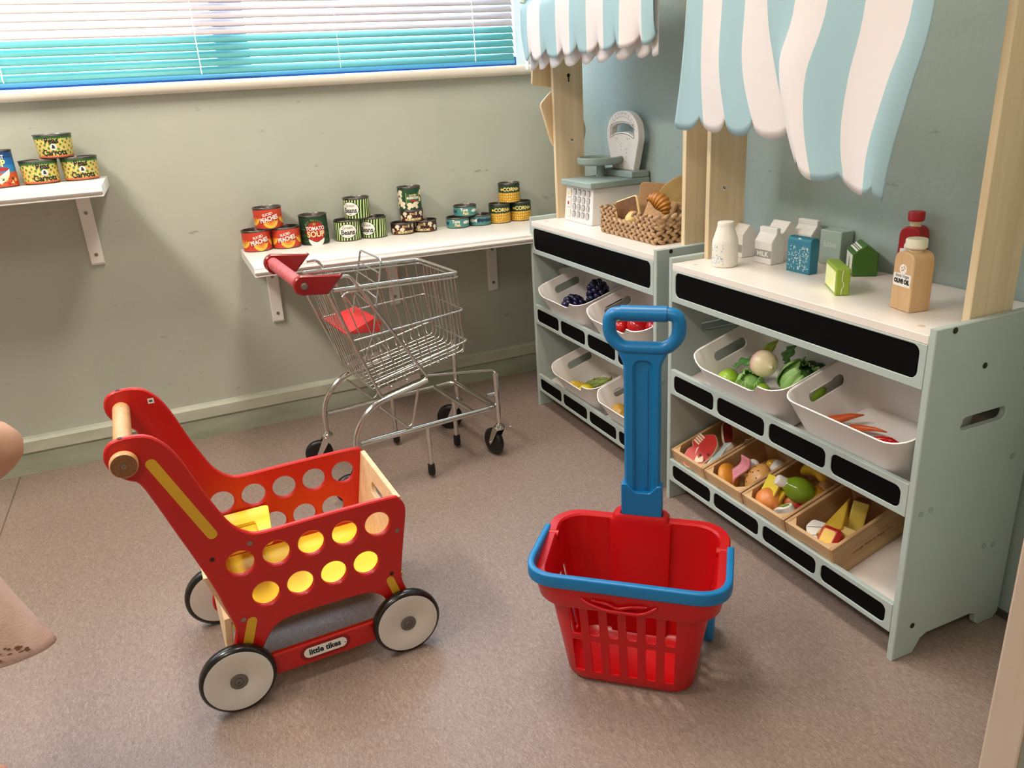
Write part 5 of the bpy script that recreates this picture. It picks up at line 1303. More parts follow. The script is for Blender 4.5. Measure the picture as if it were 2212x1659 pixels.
bin_('white plastic bin with a squash, lower shelf behind the blue trolley handle', shelf_frame(XF1, LZ2, .112, -.876), .262)
bin_('white plastic bin heaped with turnip and green vegetables on the right stall', shelf_frame(XF2, LZ1, .112, -1.332), .292)
bin_('nearly empty white plastic bin with carrots at the right end', shelf_frame(XF2, LZ1, .112, -1.622), .282, dip=False)
M_crate = wood('pine_crate', '#d2ad7e', '#bd9263', .55, axis=1, sc=.8); M_crate2 = wood('pine_crate_side', '#c9a273', '#b08558', .55, axis=0, sc=.8)
CR_H = .073
def crate(label, M, w, printed=False):
    t = thing('wooden_crate', label, 'crate', (0,0,0), 0, 'wooden food crates'); set_m(t, M)
    L = .196; T = .0075; h = CR_H
    # long sides
    for s in (-1, 1):
        y0, y1 = (w/2-T, w/2) if s > 0 else (-w/2, -w/2+T)
        o = MB().box(0, L, y0, y1, 0.0, h).build('side_board', M_crate2, t, smooth=0, bevel=.0008)
        if printed and s < 0:
            lettering(o, 'Lovingly Made by Bigjigs Toys', .0088, lambda x,y: (x, -w/2-.0003, y), mat('burnt_brown_print','#4a3320',.6), dx=.100, dy=.036, shear=.15, sx=1.02)
    hole = rrect(-.026,.026,.026,.044,.0085,5)
    for x in (0, L-T):
        MB().plate([(-w/2+T+.0002,0),(w/2-T-.0002,0),(w/2-T-.0002,h),(-w/2+T+.0002,h)], [hole] if w > .1 else [], T, lambda a,b,q,x=x: (x+q, a, b), ch=.0006).build('end_board', M_crate, t, smooth=20)
    MB().box(T+.0002, L-T-.0002, -w/2+T+.0002, w/2-T-.0002, .001, .006).build('base_board', M_crate, t, smooth=0)
    for cx, sx in ((T, 1), (L-T, -1)):
        for cy, sy in ((-w/2+T, 1), (w/2-T, -1)):
            k = .017
            b = MB(); lp = [(cx+sx*.0002,cy+sy*.0002),(cx+sx*k,cy+sy*.0002),(cx+sx*.0002,cy+sy*k)]
            b.loft([[(p[0],p[1],.0062) for p in lp],[(p[0],p[1],h-.001) for p in lp]], cap0=True, cap1=True); b.build('corner_block', M_crate, t, smooth=0)
    return t
CX = [(-1.1000,-1.2290),(-1.2310,-1.3625),(-1.3650,-1.4965),(-1.4990,-1.6270)]
CL = ['wooden crate of painted seafood, leftmost on the bottom shelf', 'wooden crate of bacon and eggs, second from the left', 'wooden crate of mixed fruit and cheese slices, third from the left', 'wooden crate of cheese blocks with printed words on its side, rightmost']
CM = []
for i, (a, b) in enumerate(CX):
    M = shelf_frame(XF2, LZ2, .019, (a+b)/2); CM.append(M); crate(CL[i], M, a-b-.0012, printed=(i == 3))
# ---------------------------------------------------------------- toy food
def food(name, label, loc, rot=(0,0,0), cat='toy food', group=None):
    t = thing(name, label, cat, loc, 0, group); t.rotation_euler = rot; return t
def single(name, mb, m, label, loc, rot=(0,0,0), smooth=180, cat='toy food', bevel=0, group=None):
    o = mb.build(name, m, None, smooth=smooth, bevel=bevel); o.location = loc; o.rotation_euler = rot; return tag(o, label, cat, group)
G1 = mat('apple_green', '#8db82c', .3, col2='#a3c63e', scale=30); G2 = mat('leaf_green', '#5f9440', .4, col2='#3f7430', scale=22); G3 = mat('cabbage_green', '#a9cf7c', .4, col2='#6fa54c', scale=45, stretch=(1,1,.25))
G4 = mat('dark_pepper_green', '#1f4a24', .3); G5 = mat('lime_green', '#a5b93a', .35)
def B1(u, v, n): return shelf_frame(XF2, LZ1, .112+u, -1.332+v, n).to_translation()
# turnip: pale root with pink crown, tip towards the room
tu = food('turnip', 'cream and pink toy turnip on top of the greens', (-.216,-1.333,.424), (R(88), 0, R(-11)))
tb_ = MB(); tb_.lathe([(.004,-.026),(.018,-.0225),(.0275,-.011),(.0295,0),(.0270,.012),(.0190,.0215),(.0100,.0265),(.0040,.0300),(.0014,.0345),(.0006,.036)], 30)
mt = uv_mat('turnip_skin', lambda nt,u,b: None, .35); nt = mt.node_tree; tc = nt.nodes.new('ShaderNodeTexCoord'); q = sep(nt, tc.outputs['Object']); mr = nt.nodes.new('ShaderNodeMapRange'); nt.links.new(q[2], mr.inputs[0]); mr.inputs[1].default_value = -.022; mr.inputs[2].default_value = .018
nt.links.new(ramp(nt, mr.outputs[0], [(0,'#c96a86'),(.45,'#e8b6a8'),(.8,'#efe0b2')], False), nt.nodes['Principled BSDF'].inputs['Base Color'])
tb_.build('root', mt, tu, smooth=180); MB().tube([(0,0,.034),(.0005,0,.0375)], .0012, 8).build('root_tip', mat('brown_tip','#6b5326',.6), tu)
ap = food('green_apple', 'bright green toy apple at the left front of the vegetable bin', (-.232,-1.240,.361), (R(-60),R(20),0))
MB().lathe([(.002,-.020),(.013,-.0225),(.022,-.014),(.0255,0),(.0235,.013),(.014,.020),(.006,.0185),(.001,.016)], 28).build('flesh', G1, ap, smooth=180); MB().tube([(0,0,.016),(.001,0,.024),(.003,0,.029)], .0012, 6).build('stalk', mat('brown_tip','#6b5326',.6), ap)
def leafmesh(L, Wd, curl=.4, wav=.0022, n=16, m=9, seed=1):
    mb = MB(); random.seed(seed); vs = []; fs = []
    for i in range(n+1):
        t = i/n; w = Wd*math.sin(PI*min(1,.08+.92*t)**.8)**.7
        for j in range(m+1):
            s = 2*j/m-1
            x = L*(t-.5); y = w*s; z = -curl*(x*x)*8+.25*abs(y)*(1-.3*t)+wav*math.sin(14*t+5*s)*abs(s)*2+.0012*math.cos(s*22)
            vs.append((x,y,z))
    for i in range(n):
        for j in range(m): fs.append((i*(m+1)+j,(i+1)*(m+1)+j,(i+1)*(m+1)+j+1,i*(m+1)+j+1))
    mb.add(vs, fs); return mb
def shell_leaf(r, spread_a, up, seed):
    """a cupped leaf hugging a ball: rippled edge, raised veins"""
    random.seed(seed); mb = MB(); n, m = 14, 16; vs = []; fs = []; ph = random.uniform(0, 6)
    for i in range(n+1):
        t = i/n; el = -1.0+up*t
        for j in range(m+1):
            s = 2*j/m-1; az = spread_a*s*(.35+.65*math.sin(PI*(.12+.76*t)))
            e = max(0, t-.55)*2+max(0, abs(s)-.6)
            rr = r*(1+.28*e*e)+.0016*math.cos(s*17)*(1-.4*t)+.0035*e*math.sin(9*s+7*t+ph)
            vs.append((rr*math.cos(el)*math.cos(az), rr*math.cos(el)*math.sin(az), rr*math.sin(el)))
    for i in range(n):
        for j in range(m): fs.append((i*(m+1)+j,i*(m+1)+j+1,(i+1)*(m+1)+j+1,(i+1)*(m+1)+j))
    mb.add(vs, fs); return mb
def leafy(name, label, loc, rot, core_r, leaves, mcore, mleaf, seed):
    t = food(name, label, loc, rot)
    MB().ball((0,0,0), core_r, 18, 12).build('heart', mcore, t, smooth=180)
    for k in range(leaves):
        o = shell_leaf(core_r*(1.06+.05*k), .95, 2.1, seed+k).build('leaf', mleaf, t, smooth=180)
        so = o.modifiers.new('s', 'SOLIDIFY'); so.thickness = .0014
        o.rotation_euler = (.2*math.sin(k*3.1), .15*math.cos(k*2.3), k*2*PI/leaves*1.0+.3*k)
    return t
leafy('lettuce', 'pale green toy lettuce with drooping leaves at the front of the bin', (-.228,-1.304,.368), (R(15),R(-35),.3), .026, 5, G3, G3, 3)
leafy('cabbage', 'veined green toy cabbage right of the turnip', (-.176,-1.392,.392), (R(15),R(-30),1.1), .031, 6, mat('cabbage_heart','#7fae55',.4,col2='#5d9440',scale=50), G3, 8)
def leafy_leaf(label, loc, rot, L, W_, m):
    o = leafmesh(L, W_, curl=.5, seed=5).build('salad_leaf', m, None, smooth=180); o.location = loc; o.rotation_euler = rot
    so = o.modifiers.new('s', 'SOLIDIFY'); so.thickness = .0018; tag(o, label, 'toy food')
leafy_leaf('crinkled mid green toy leaf left of the turnip', (-.205,-1.262,.405), (R(10),R(-20),R(-65)), .058, .019, G2)
leafy_leaf('narrow green toy leaf standing behind the turnip', (-.165,-1.290,.437), (R(70),R(-50),R(-40)), .050, .010, G5)
leafy_leaf('curved green toy leaf at the back right of the turnip', (-.150,-1.335,.436), (R(60),R(-60),R(-70)), .050, .014, G2)
leafy_leaf('small pale crinkled toy leaf in the front dip of the bin', (-.256,-1.372,.364), (R(40),R(-35),R(20)), .030, .012, G3)
leafy_leaf('pale toy leaf under the lettuce at the front', (-.246,-1.282,.350), (R(15),R(40),R(30)), .040, .016, G3)
pp = food('green_pepper', 'dark green toy pepper at the shaded back of the vegetable bin', (-.138,-1.398,.402), (R(20),0,0)); pb_ = MB()
for k in range(4): pb_.ball((.012*math.cos(k*PI/2), .012*math.sin(k*PI/2), 0), (.020,.020,.027), 14, 10)
pb_.build('flesh', G4, pp, smooth=180)
single('lime', MB().ball((0,0,0), (.026,.018,.018), 16, 12), G5, 'yellow-green toy lime at the right edge of the vegetable bin', (-.178,-1.405,.372), (0,0,R(30)))
single('lime', MB().ball((0,0,0), (.020,.017,.017), 16, 12), G1, 'green toy sprout between lettuce and cabbage', (-.226,-1.342,.366), (0,0,R(10)))
single('avocado', MB().ball((0,0,0), (.030,.021,.020), 16, 12), G1, 'green toy fruit showing through the bin handle hole', (-.182,-1.448,.392), (0,R(-20),R(15)))
M_car = mat('carrot_orange', '#d8632c', .4, col2='#c4501f', scale=60, stretch=(1,1,6)); M_tom = mat('tomato_red', '#c41218', .22, coat=.3)
def carrot(label, loc, rot, L=.07, r=.010):
    c = food('carrot', label, loc, rot); MB().tube([(0,0,0),(L*.3,0,.002),(L*.7,0,.003),(L,0,0)], [r,r*.92,r*.55,.0012], 14).build('root', M_car, c, smooth=180)
    MB().lathe([(.003,0),(.0045,.004),(.001,.006)], 10, Matrix.Rotation(-PI/2,4,'Y')).build('crown', G2, c, smooth=180)
carrot('orange toy carrot at the left of the nearly empty bin', (-.212,-1.508,.349), (0,R(-17),R(-40)), .075, .011)
carrot('thin orange toy carrot lying across the nearly empty bin', (-.190,-1.556,.352), (0,R(-10),R(-75)), .070, .007)
single('chilli', MB().tube(bend([(0,0,0),(.02,0,.005),(.045,0,.002)], .01, 4), [.006]*6+[.001], 12), M_tom, 'small red toy chilli in the middle of the nearly empty bin', (-.192,-1.612,.350), (0,0,R(-60)))
rp = food('red_pepper', 'red toy pepper with green stalk at the right of the nearly empty bin', (-.212,-1.698,.358), (R(-20),R(20),0))
MB().ball((0,0,0), (.019,.022,.018), 18, 12).build('flesh', M_tom, rp, smooth=180); MB().tube([(0,-.006,.014),(.004,-.012,.022),(.008,-.020,.024)], [.007,.005,.004], 10).build('stalk', G4, rp, smooth=180)
# grapes
M_gr = mat('grape_blue', '#15143c', .22, coat=.4); M_plum = mat('plum_purple', '#3a1d4a', .25, coat=.3)
def grapes(label, loc, n, rad, seed, rot=(0,0,0)):
    t = food('grape_bunch', label, loc, rot); random.seed(seed); b0 = MB().ball((0,0,0), .0105, 12, 8); locs = []
    for k in range(n):
        a = k*2.4; zz = 1-2*(k+.5)/n; q = math.sqrt(1-zz*zz)
        locs.append((rad[0]*q*math.cos(a)*random.uniform(.85,1.05), rad[1]*q*math.sin(a)*random.uniform(.85,1.05), rad[2]*zz))
    spread('grape', b0, M_gr, t, locs, smooth=180)
    MB().ball((0,0,0), tuple(.75*r for r in rad), 12, 8).build('stalk_core', mat('grape_core','#0e0d22',.5), t, smooth=180); return t
grapes('dark blue toy grape bunch at the front left of its bin', (-.226,-.490,.370), 40, (.028,.038,.026), 4, (0,R(-17),.2))
grapes('darker toy grape bunch standing behind the first one', (-.172,-.545,.408), 46, (.028,.034,.040), 6)
single('plum', MB().ball((0,0,0), (.030,.026,.024), 18, 12), M_plum, 'purple toy plum right of the grapes', (-.205,-.575,.376), (0,0,.4))
single('plum', MB().ball((0,0,0), (.018,.016,.016), 16, 10), mat('plum_red','#4a1d35',.3), 'reddish toy plum half hidden under the grapes', (-.226,-.532,.348), (0,0,.4))
single('aubergine', MB().lathe([(.002,-.04),(.016,-.034),(.024,-.012),(.020,.012),(.011,.032),(.004,.040)], 18), mat('aubergine_black','#120d18',.2,coat=.4), 'black toy aubergine at the back of the grape bin', (-.150,-.600,.402), (R(80),0,R(20)))
for k, (loc, r, lab) in enumerate((((-.246,-.800,.383),.0240,'red toy tomato at the left beside the bin wall'),((-.222,-.848,.392),.0310,'largest shiny red toy tomato in the middle of its bin'),((-.206,-.908,.396),.0280,'red toy tomato at the right end of its bin'),((-.186,-.792,.388),.0240,'red toy tomato at the back left of its bin'))):
    t = food('tomato', lab, loc, (R(20*k),R(-25),k), group='toy tomatoes')
    MB().lathe([(.002,-r*.8),(r*.55,-r*.78),(r*.9,-r*.45),(r,0),(r*.88,r*.5),(r*.5,r*.78),(r*.15,r*.74),(.001,r*.68)], 24).build('flesh', M_tom, t, smooth=180)
    st = MB()
    for q in range(5): a = q*2*PI/5; st.add([(0,0,r*.76),(r*.18*math.cos(a-.5),r*.18*math.sin(a-.5),r*.80),(r*.55*math.cos(a),r*.55*math.sin(a),r*.84),(r*.18*math.cos(a+.5),r*.18*math.sin(a+.5),r*.80)], [(0,1,2,3)])
    st.build('calyx', G2, t, smooth=0)
single('radish', MB().ball((0,0,0), (.015,.013,.013), 16, 10), mat('radish_pink','#b8384a',.3,coat=.3), 'small pinkish toy radish in the front dip of the tomato bin', (-.264,-.842,.364))
# lower bins
ln = MB(); ln.lathe([(.001,-.031),(.004,-.028),(.012,-.022),(.0195,-.008),(.0200,.006),(.013,.021),(.006,.026),(.003,.029),(.001,.030)], 24)
single('lemon', ln, mat('lemon_yellow','#e8d02c',.35,bump=.2,bscale=500), 'yellow toy lemon in front of the corn cobs', (-.244,-.588,.124), (R(80),0,R(30)))
cn = food('corn_cob', 'bare yellow toy corn cob at the left of the lemon', (-.236,-.535,.118), (R(90),R(0),R(20))); cm = MB()
for i in range(13):
    for k in range(11):
        a = 2*PI*(k+.5*(i % 2))/11; rr = .0125*math.sin(PI*(i+2.5)/17)**.6; cm.ball((rr*math.cos(a), rr*math.sin(a), -.034+i*.0053), (.0038,.0038,.0034), 6, 4)
cm.ball((0,0,0), (.0118,.0118,.038), 14, 10); cm.build('kernels', mat('corn_yellow','#e2c43a',.35), cn, smooth=60)
hk = food('corn_cob', 'toy corn cob wrapped in green husk leaves', (-.200,-.588,.138), (0,R(-17),R(-52)))
MB().tube([(-.045,0,0),(-.03,0,0),(0,0,.002),(.03,0,.001),(.05,0,0)], [.004,.013,.017,.013,.003], 16).build('husk', mat('husk_green','#8fa04a',.5,col2='#6f8438',scale=1.5,stretch=(4,60,60)), hk, smooth=180)
for k in range(5):
    a = k*1.25; lf_ = leafmesh(.085, .013, curl=.8, seed=k+20).build('husk_leaf', mat('husk_green2','#a3ad58',.5,col2='#7c8f40',scale=1.2,stretch=(4,90,90)), hk, smooth=180); lf_.location = (-.004+.004*k, .013*math.cos(a), .013*math.sin(a)); lf_.rotation_euler = (a-PI/2, -.08*k, .06*(k-2))
    so = lf_.modifiers.new('s','SOLIDIFY'); so.thickness = .0012
sq = food('squash', 'ribbed mustard toy squash in the lower right bin', (-.244,-.795,.122), (R(30),R(30),0)); sm = MB(); vs = []; fs = []; n1, n2 = 40, 12
for i in range(n2+1):
    f = -PI/2+PI*i/n2
    for k in range(n1): a = 2*PI*k/n1; rr = .031*(1-.10*abs(math.sin(a*5)))*max(.04,math.cos(f)); vs.append((rr*math.cos(a), rr*math.sin(a), .024*math.sin(f)))
for i in range(n2):
    for k in range(n1): fs.append((i*n1+k,i*n1+(k+1)%n1,(i+1)*n1+(k+1)%n1,(i+1)*n1+k))
sm.add(vs, fs); sm.build('flesh', mat('squash_mustard','#c99b3c',.4,col2='#b5872c',scale=40), sq, smooth=180); MB().tube([(0,0,.022),(.003,0,.032)], [.005,.004], 10).build('stalk', G5, sq)
single('pear', MB().lathe([(.001,-.024),(.014,-.021),(.021,-.008),(.018,.008),(.011,.022),(.007,.032),(.001,.036)], 22), mat('pear_gold','#c9a43a',.4), 'golden toy pear behind the bin handle hole', (-.186,-.782,.145), (R(60),0,R(-40)))
# crate contents -------------------------------------------------
def cm_(i, x, y, n): return CM[i] @ Matrix.Translation((x-.006, y, n+.009))
def at_c(o, i, x, y, n, e): M = cm_(i, x, y, n) @ Euler(e).to_matrix().to_4x4(); set_m(o, M); o.scale = (1.14,)*3; return o
def flat(name, outline, th, m, me=None, ch=.0012):
    return MB().plate(outline, [], th, lambda a,b,q: (a, b, q-th/2), ch=ch, emi=1 if me else 0).build(name, [m, me] if me else [m], None, smooth=30)
def mark(o, outline, z, m, name='painted_mark'):
    mb = MB(); patch(mb, outline, lambda x,y: (x,y,z), rings=1); mb.build(name, m, o, smooth=0, fixn=False)
M_lob = mat('lobster_red','#c22a22',.4); M_lobw = mat('painted_pale','#e6cfae',.5); M_fish = mat('fish_grey_blue','#b9c9cc',.45); M_white = mat('painted_white','#eee8de',.45)
lob = flat('crab', smooth_poly([(-.046,-.018),(-.054,.006),(-.036,.024),(-.014,.028),(-.004,.022),(.004,.034),(.022,.032),(.032,.018),(.046,.002),(.030,-.020),(.004,-.028),(-.024,-.026)], .010, 4), .012, M_lob, M_lobw); tag(lob, 'red and white painted toy crab in the left crate', 'toy food')
at_c(lob, 0, .060, .010, .052, (R(14),R(-16),R(6)))
for k in range(4): mark(lob, [(.004+.006*k,.014),(.008+.006*k,.013),(.012+.006*k,.030),(.008+.006*k,.031)], .0063, M_lobw)
mark(lob, [(-.046,-.010),(-.030,-.014),(-.024,-.022),(-.012,-.012),(-.022,-.008),(-.018,.000),(-.032,-.004),(-.038,.004)], .0063, M_lobw); mark(lob, [(-.020,.004),(-.004,.012),(.002,.010)], .0063, M_lobw); mark(lob, circ(-.014,-.006,.0026,10), .0065, M_ink); mark(lob, circ(-.004,-.020,.0026,10), .0065, M_ink); mark(lob, [(-.028,-.020),(-.020,-.022),(-.012,-.019),(-.020,-.0235)], .0065, M_ink)
cl = flat('lobster', smooth_poly([(-.026,-.010),(-.010,-.014),(.020,-.010),(.034,.002),(.022,.014),(-.006,.010),(-.024,.006)], .008, 4), .012, mat('dark_lobster','#7c1c18',.4), M_lobw); tag(cl, 'dark red painted toy prawn at the back of the left crate', 'toy food'); at_c(cl, 0, .138, .014, .052, (R(30),R(-30),R(40)))
fs1 = flat('fish', smooth_poly([(-.050,-.006),(-.036,.010),(.000,.014),(.026,.006),(.046,.016),(.044,-.014),(.026,-.006),(.000,-.014),(-.036,-.014)], .007, 4), .011, M_fish, M_white); tag(fs1, 'pale blue painted toy fish along the right side of the left crate', 'toy food'); at_c(fs1, 0, .072, -.032, .044, (R(-24),R(-4),R(18)))
mark(fs1, [(-.050,-.004),(-.036,.009),(-.004,.012),(-.006,.006),(-.036,.002)], .0058, M_white); mark(fs1, circ(-.036,-.002,.002,10), .006, M_ink)
fs2 = flat('fish', smooth_poly([(-.044,-.006),(-.030,.008),(.006,.010),(.026,.004),(.040,.012),(.038,-.012),(.024,-.004),(.004,-.010),(-.032,-.010)], .006, 4), .010, M_white, M_fish); tag(fs2, 'white painted toy fish lying at the back right of the left crate', 'toy food'); at_c(fs2, 0, .130, -.034, .030, (R(-10),R(-2),R(12)))
M_bun = mat('bun_orange','#d8912f',.4,col2='#c77f24',scale=20); M_egg = mat('egg_shell','#dba05a',.35); M_yolk = mat('yolk','#e6ae2a',.35)
single('bread_bun', MB().ball((0,0,0), (.034,.030,.016), 22, 12), M_bun, 'round orange toy bun at the left of the second crate', cm_(1,.046,.030,.040).to_translation(), (R(50),R(-10),R(30)))
def strip(name, label, i, x, y, n, e, L, W_, m, amp=.006, th=.004):
    mb = MB(); vs = []; fs = []; N_ = 28
    rowsP = [-.5,-.32,-.28,-.1,-.06,.10,.14,.32,.5]
    for a in range(N_+1):
        t = a/N_; xx = L*(t-.5); yy = .006*math.sin(t*5.2+.5); zz = amp*math.sin(t*6.3)
        for k, s in enumerate(rowsP): vs.append((xx, yy+W_*s, zz+(.0014 if k % 2 else 0)))
    K = len(rowsP)
    for a in range(N_):
        for k in range(K-1): fs.append((a*K+k,(a+1)*K+k,(a+1)*K+k+1,a*K+k+1))
    mb.add(vs, fs); o = mb.build(name, m, None, smooth=180); so = o.modifiers.new('s','SOLIDIFY'); so.thickness = th; at_c(o, i, x, y, n, e); return tag(o, label, 'toy food')
strip('bacon', 'pink wavy toy bacon rasher in the second crate', 1, .062, .012, .050, (R(8),R(-50),R(-4)), .072, .023, mat('bacon_pink','#e08a94',.4))
eg = food('egg_half', 'white toy egg half with yellow yolk behind the bacon', (0,0,0)); MB().ball((0,0,0), (.018,.022,.013), 18, 12).build('egg_white', M_white, eg, smooth=180); MB().ball((-.004,0,.008), (.010,.011,.010), 14, 10).build('yolk', M_yolk, eg, smooth=180); at_c(eg, 1, .100, .010, .040, (R(-20),R(-50),0))
pt_ = food('cookie', 'speckled tan toy cookie bun at the right of the second crate', (0,0,0)); MB().ball((0,0,0), (.034,.028,.020), 22, 14).build('dough', M_egg, pt_, smooth=180)
sp_ = MB(); random.seed(4); locs = []
for k in range(10): a = k*2.4; q = .25+.65*((k*37) % 10)/10; locs.append((.034*q*math.cos(a), .028*q*math.sin(a), .020*math.sqrt(max(.05,1-q*q))))
spread('seed', MB().ball((0,0,0), .0014, 6, 4), M_ink, pt_, locs); at_c(pt_, 1, .082, -.028, .036, (R(-10),R(-40),0))
eg2 = food('egg_half', 'toy egg half with yellow side at the back of the second crate', (0,0,0)); MB().ball((0,0,0), (.017,.020,.015), 18, 12).build('egg_white', M_white, eg2, smooth=180); MB().ball((0,.010,.004), (.013,.013,.013), 14, 10).build('yolk', M_yolk, eg2, smooth=180); at_c(eg2, 1, .142, -.022, .030, (0,R(-30),0))
M_chy = mat('cheese_yellow','#ecd233',.4); M_chd = mat('cheese_edge','#b98428',.5)
ck = flat('cheese_slice', smooth_poly([(-.021,-.021),(.021,-.021),(.021,.021),(-.021,.021)], .003, 3), .006, M_chy, M_chd); tag(ck, 'bright yellow square toy cheese slice on top in the third crate', 'toy food'); at_c(ck, 2, .062, .030, .068, (R(-12),R(-38),R(5)))
ck2 = flat('cheese_slice', smooth_poly([(-.021,-.021),(.021,-.021),(.021,.021),(-.021,.021)], .003, 3), .006, M_chy, M_chd); tag(ck2, 'second yellow toy cheese slice tucked under the first', 'toy food'); at_c(ck2, 2, .070, .018, .055, (R(-14),R(-38),R(-6)))
M_orn = mat('orange_skin','#e08c48',.4,col2='#d67c38',scale=80)
single('orange', MB().ball((0,0,0), .0300, 24, 16), M_orn, 'large toy orange at the front left of the third crate', cm_(2,.044,.026,.040).to_translation())
av = food('juice_bottle', 'green toy bottle with white cap lying in the third crate', (0,0,0)); MB().lathe([(.001,-.030),(.014,-.027),(.0235,-.012),(.0245,.004),(.020,.020),(.012,.030),(.0105,.034)], 26).build('body', mat('glossy_green','#7ea022',.2,coat=.5), av, smooth=180); MB().lathe([(.0105,.034),(.0105,.047),(.009,.049),(.001,.0492)], 22).build('cap', M_white, av, smooth=40); at_c(av, 2, .094, -.018, .062, (R(-25),R(-40),R(0)))
single('mango', MB().ball((0,0,0), (.030,.024,.022), 20, 14), mat('mango_gold','#d9a32a',.25,coat=.3), 'golden toy mango right of the green bottle', cm_(2,.118,-.034,.036).to_translation(), (0,R(-20),R(30)))
bn = MB(); P_ = [Vector((.050*math.cos(a), .050*math.sin(a), 0)) for a in [R(40+100*k/14) for k in range(15)]]; bn.tube(P_, [.003]+[.0135*math.sin(PI*(k+1)/16)**.5 for k in range(1,14)]+[.003], 12)
b_ = single('banana', bn, mat('banana_yellow','#d9a91f',.35), 'curved yellow toy banana at the back of the third crate', (0,0,0)); at_c(b_, 2, .108, -.012, .045, (R(40),R(-20),R(-100)))
single('egg', MB().ball((0,0,0), (.022,.018,.018), 18, 12), M_egg, 'brown toy egg at the back right of the third crate', cm_(2,.150,-.030,.038).to_translation(), (0,0,.5))
single('orange', MB().ball((0,0,0), .018, 18, 12), mat('peach_skin','#d97b45',.35), 'smaller toy peach under the green bottle', cm_(2,.076,-.008,.036).to_translation())
wm = MB(); wm.add(*(lambda P: (P, [(0,1,2),(5,4,3),(0,3,4,1),(1,4,5,2),(2,5,3,0)]))([(-.018,-.008,0),(.024,-.008,0),(.0,-.008,.020),(-.018,.008,0),(.024,.008,0),(.0,.008,.020)])); w_ = wm.build('melon_slice', mat('melon_red','#c2283a',.35), None, smooth=0, bevel=.003); tag(w_, 'red toy melon slice between the bottle and the white piece', 'toy food'); at_c(w_, 2, .074, -.036, .024, (R(-15),R(-40),R(-40)))
pk = flat('pea_pod_piece', smooth_poly([(-.026,-.002),(-.020,.010),(-.002,.008),(.016,.012),(.026,.004),(.024,-.008),(.008,-.012),(-.006,-.008),(-.020,-.010)], .006, 4), .013, M_white, M_white); tag(pk, 'white toy piece with a painted green pod at the front of the third crate', 'toy food'); mark(pk, smooth_poly([(-.022,.002),(-.012,.006),(.004,.006),(.018,.004),(.020,-.002),(.010,-.006),(.000,-.002),(-.012,.000)], .003, 3), .0068, mat('pod_green','#6f8f2a',.4)); mark(pk, [(-.014,.003),(.006,.003),(.004,.0005)], .0070, M_chy); at_c(pk, 2, .046, -.016, .040, (R(-5),R(-28),R(-75)))
M_chw = mat('cheese_wedge','#d6b13e',.4,col2='#c99f2e',scale=30)
wd_ = MB(); wd_.add(*(lambda P: (P, [(0,1,2),(5,4,3),(0,3,4,1),(1,4,5,2),(2,5,3,0)]))([(-.020,-.050,0),(.022,-.030,0),(.014,.050,0),(-.020,-.050,.024),(.022,-.030,.024),(.014,.050,.024)])); o = wd_.build('cheese_wedge', M_chw, None, smooth=0, bevel=.003); tag(o, 'long yellow toy cheese wedge in the rightmost crate', 'toy food'); at_c(o, 3, .098, .018, .022, (R(4),R(-6),R(-62)))
rbk = MB().box(-.026,.026,-.014,.014,-.019,.019).build('cheese_block', M_lob, None, smooth=0, bevel=.005); tag(rbk, 'tall red-waxed toy cheese with pale yellow face at the back of the rightmost crate', 'toy food')
m = MB(); patch(m, rrect(-.013,.013,-.031,.031,.008,4), lambda x,y: (x*1.0, 0, y), rings=1)
rbk2 = MB().box(-.015,.015,-.030,.014,-.034,.034).build('cheese_block', mat('waxed_dark_red','#6e1210',.35), None, smooth=0, bevel=.006); bpy.data.objects.remove(rbk); tag(rbk2, 'tall red-waxed toy cheese with pale yellow face at the back of the rightmost crate', 'toy food')
MB().box(-.0155,.0155,.010,.0155,-.0345,.0345).build('cheese_face', mat('cheese_pale','#dbbf55',.4), rbk2, smooth=0, bevel=.004); rbk2.rotation_euler = (0,0,0)
ny = Vector((-.80,-.55,.22)).normalized(); zz = (Vector((0,0,1))+.30*Vector((.914,-.407,0))+.25*Vector((.4,.9,0))); zz = (zz-ny*zz.dot(ny)).normalized(); xx = ny.cross(zz)
rbk2.matrix_world = Matrix(((xx.x,ny.x,zz.x,0),(xx.y,ny.y,zz.y,0),(xx.z,ny.z,zz.z,0),(0,0,0,1))); rbk2.location = Vector((-.166,-1.572,.152))-ny*.016
wht = flat('cheese_piece', smooth_poly([(-.024,-.018),(.016,-.018),(.026,.004),(.014,.018),(-.020,.018)], .005, 3), .014, M_white, M_white); tag(wht, 'white toy cheese piece with thin drawn lines at the front of the rightmost crate', 'toy food'); at_c(wht, 3, .046, .020, .030, (R(5),R(-25),R(50)))
for x in (-.008,.008): mark(wht, [(x-.0004,-.016),(x+.0004,-.016),(x+.004,.016),(x+.0032,.016)], .0073, M_ink)
rd = MB().box(-.022,.022,-.0185,.0185,-.014,.014).build('cheese_block', M_lob, None, smooth=0, bevel=.006, seg=1); tag(rd, 'small red-waxed toy cheese with a yellow top at the front of the rightmost crate', 'toy food'); mark(rd, rrect(-.015,.015,-.011,.011,.004,3), .0143, mat('cheese_top','#e8b83a',.4)); at_c(rd, 3, .044, -.016, .036, (R(2),R(-30),R(12)))
bt_ = MB().box(-.014,.014,-.018,.018,-.012,.012).build('cheese_block', mat('butter_cream','#dcbf78',.45,col2='#c9a254',scale=3,stretch=(1,1,60)), None, smooth=0, bevel=.002); tag(bt_, 'striped butter-coloured toy cheese block behind the small red one', 'toy food'); at_c(bt_, 3, .076, -.024, .028, (0,R(-15),R(10)))
# crumbs of paper on the floor
cr_ = MB().ball((0,0,.0022), (.004,.003,.0022), 6, 4).build('paper_scrap', M_white, None, smooth=0); cr_.location = (-.452,-.460,0); tag(cr_, 'tiny white paper scrap on the floor before the window-side stall', 'scrap')
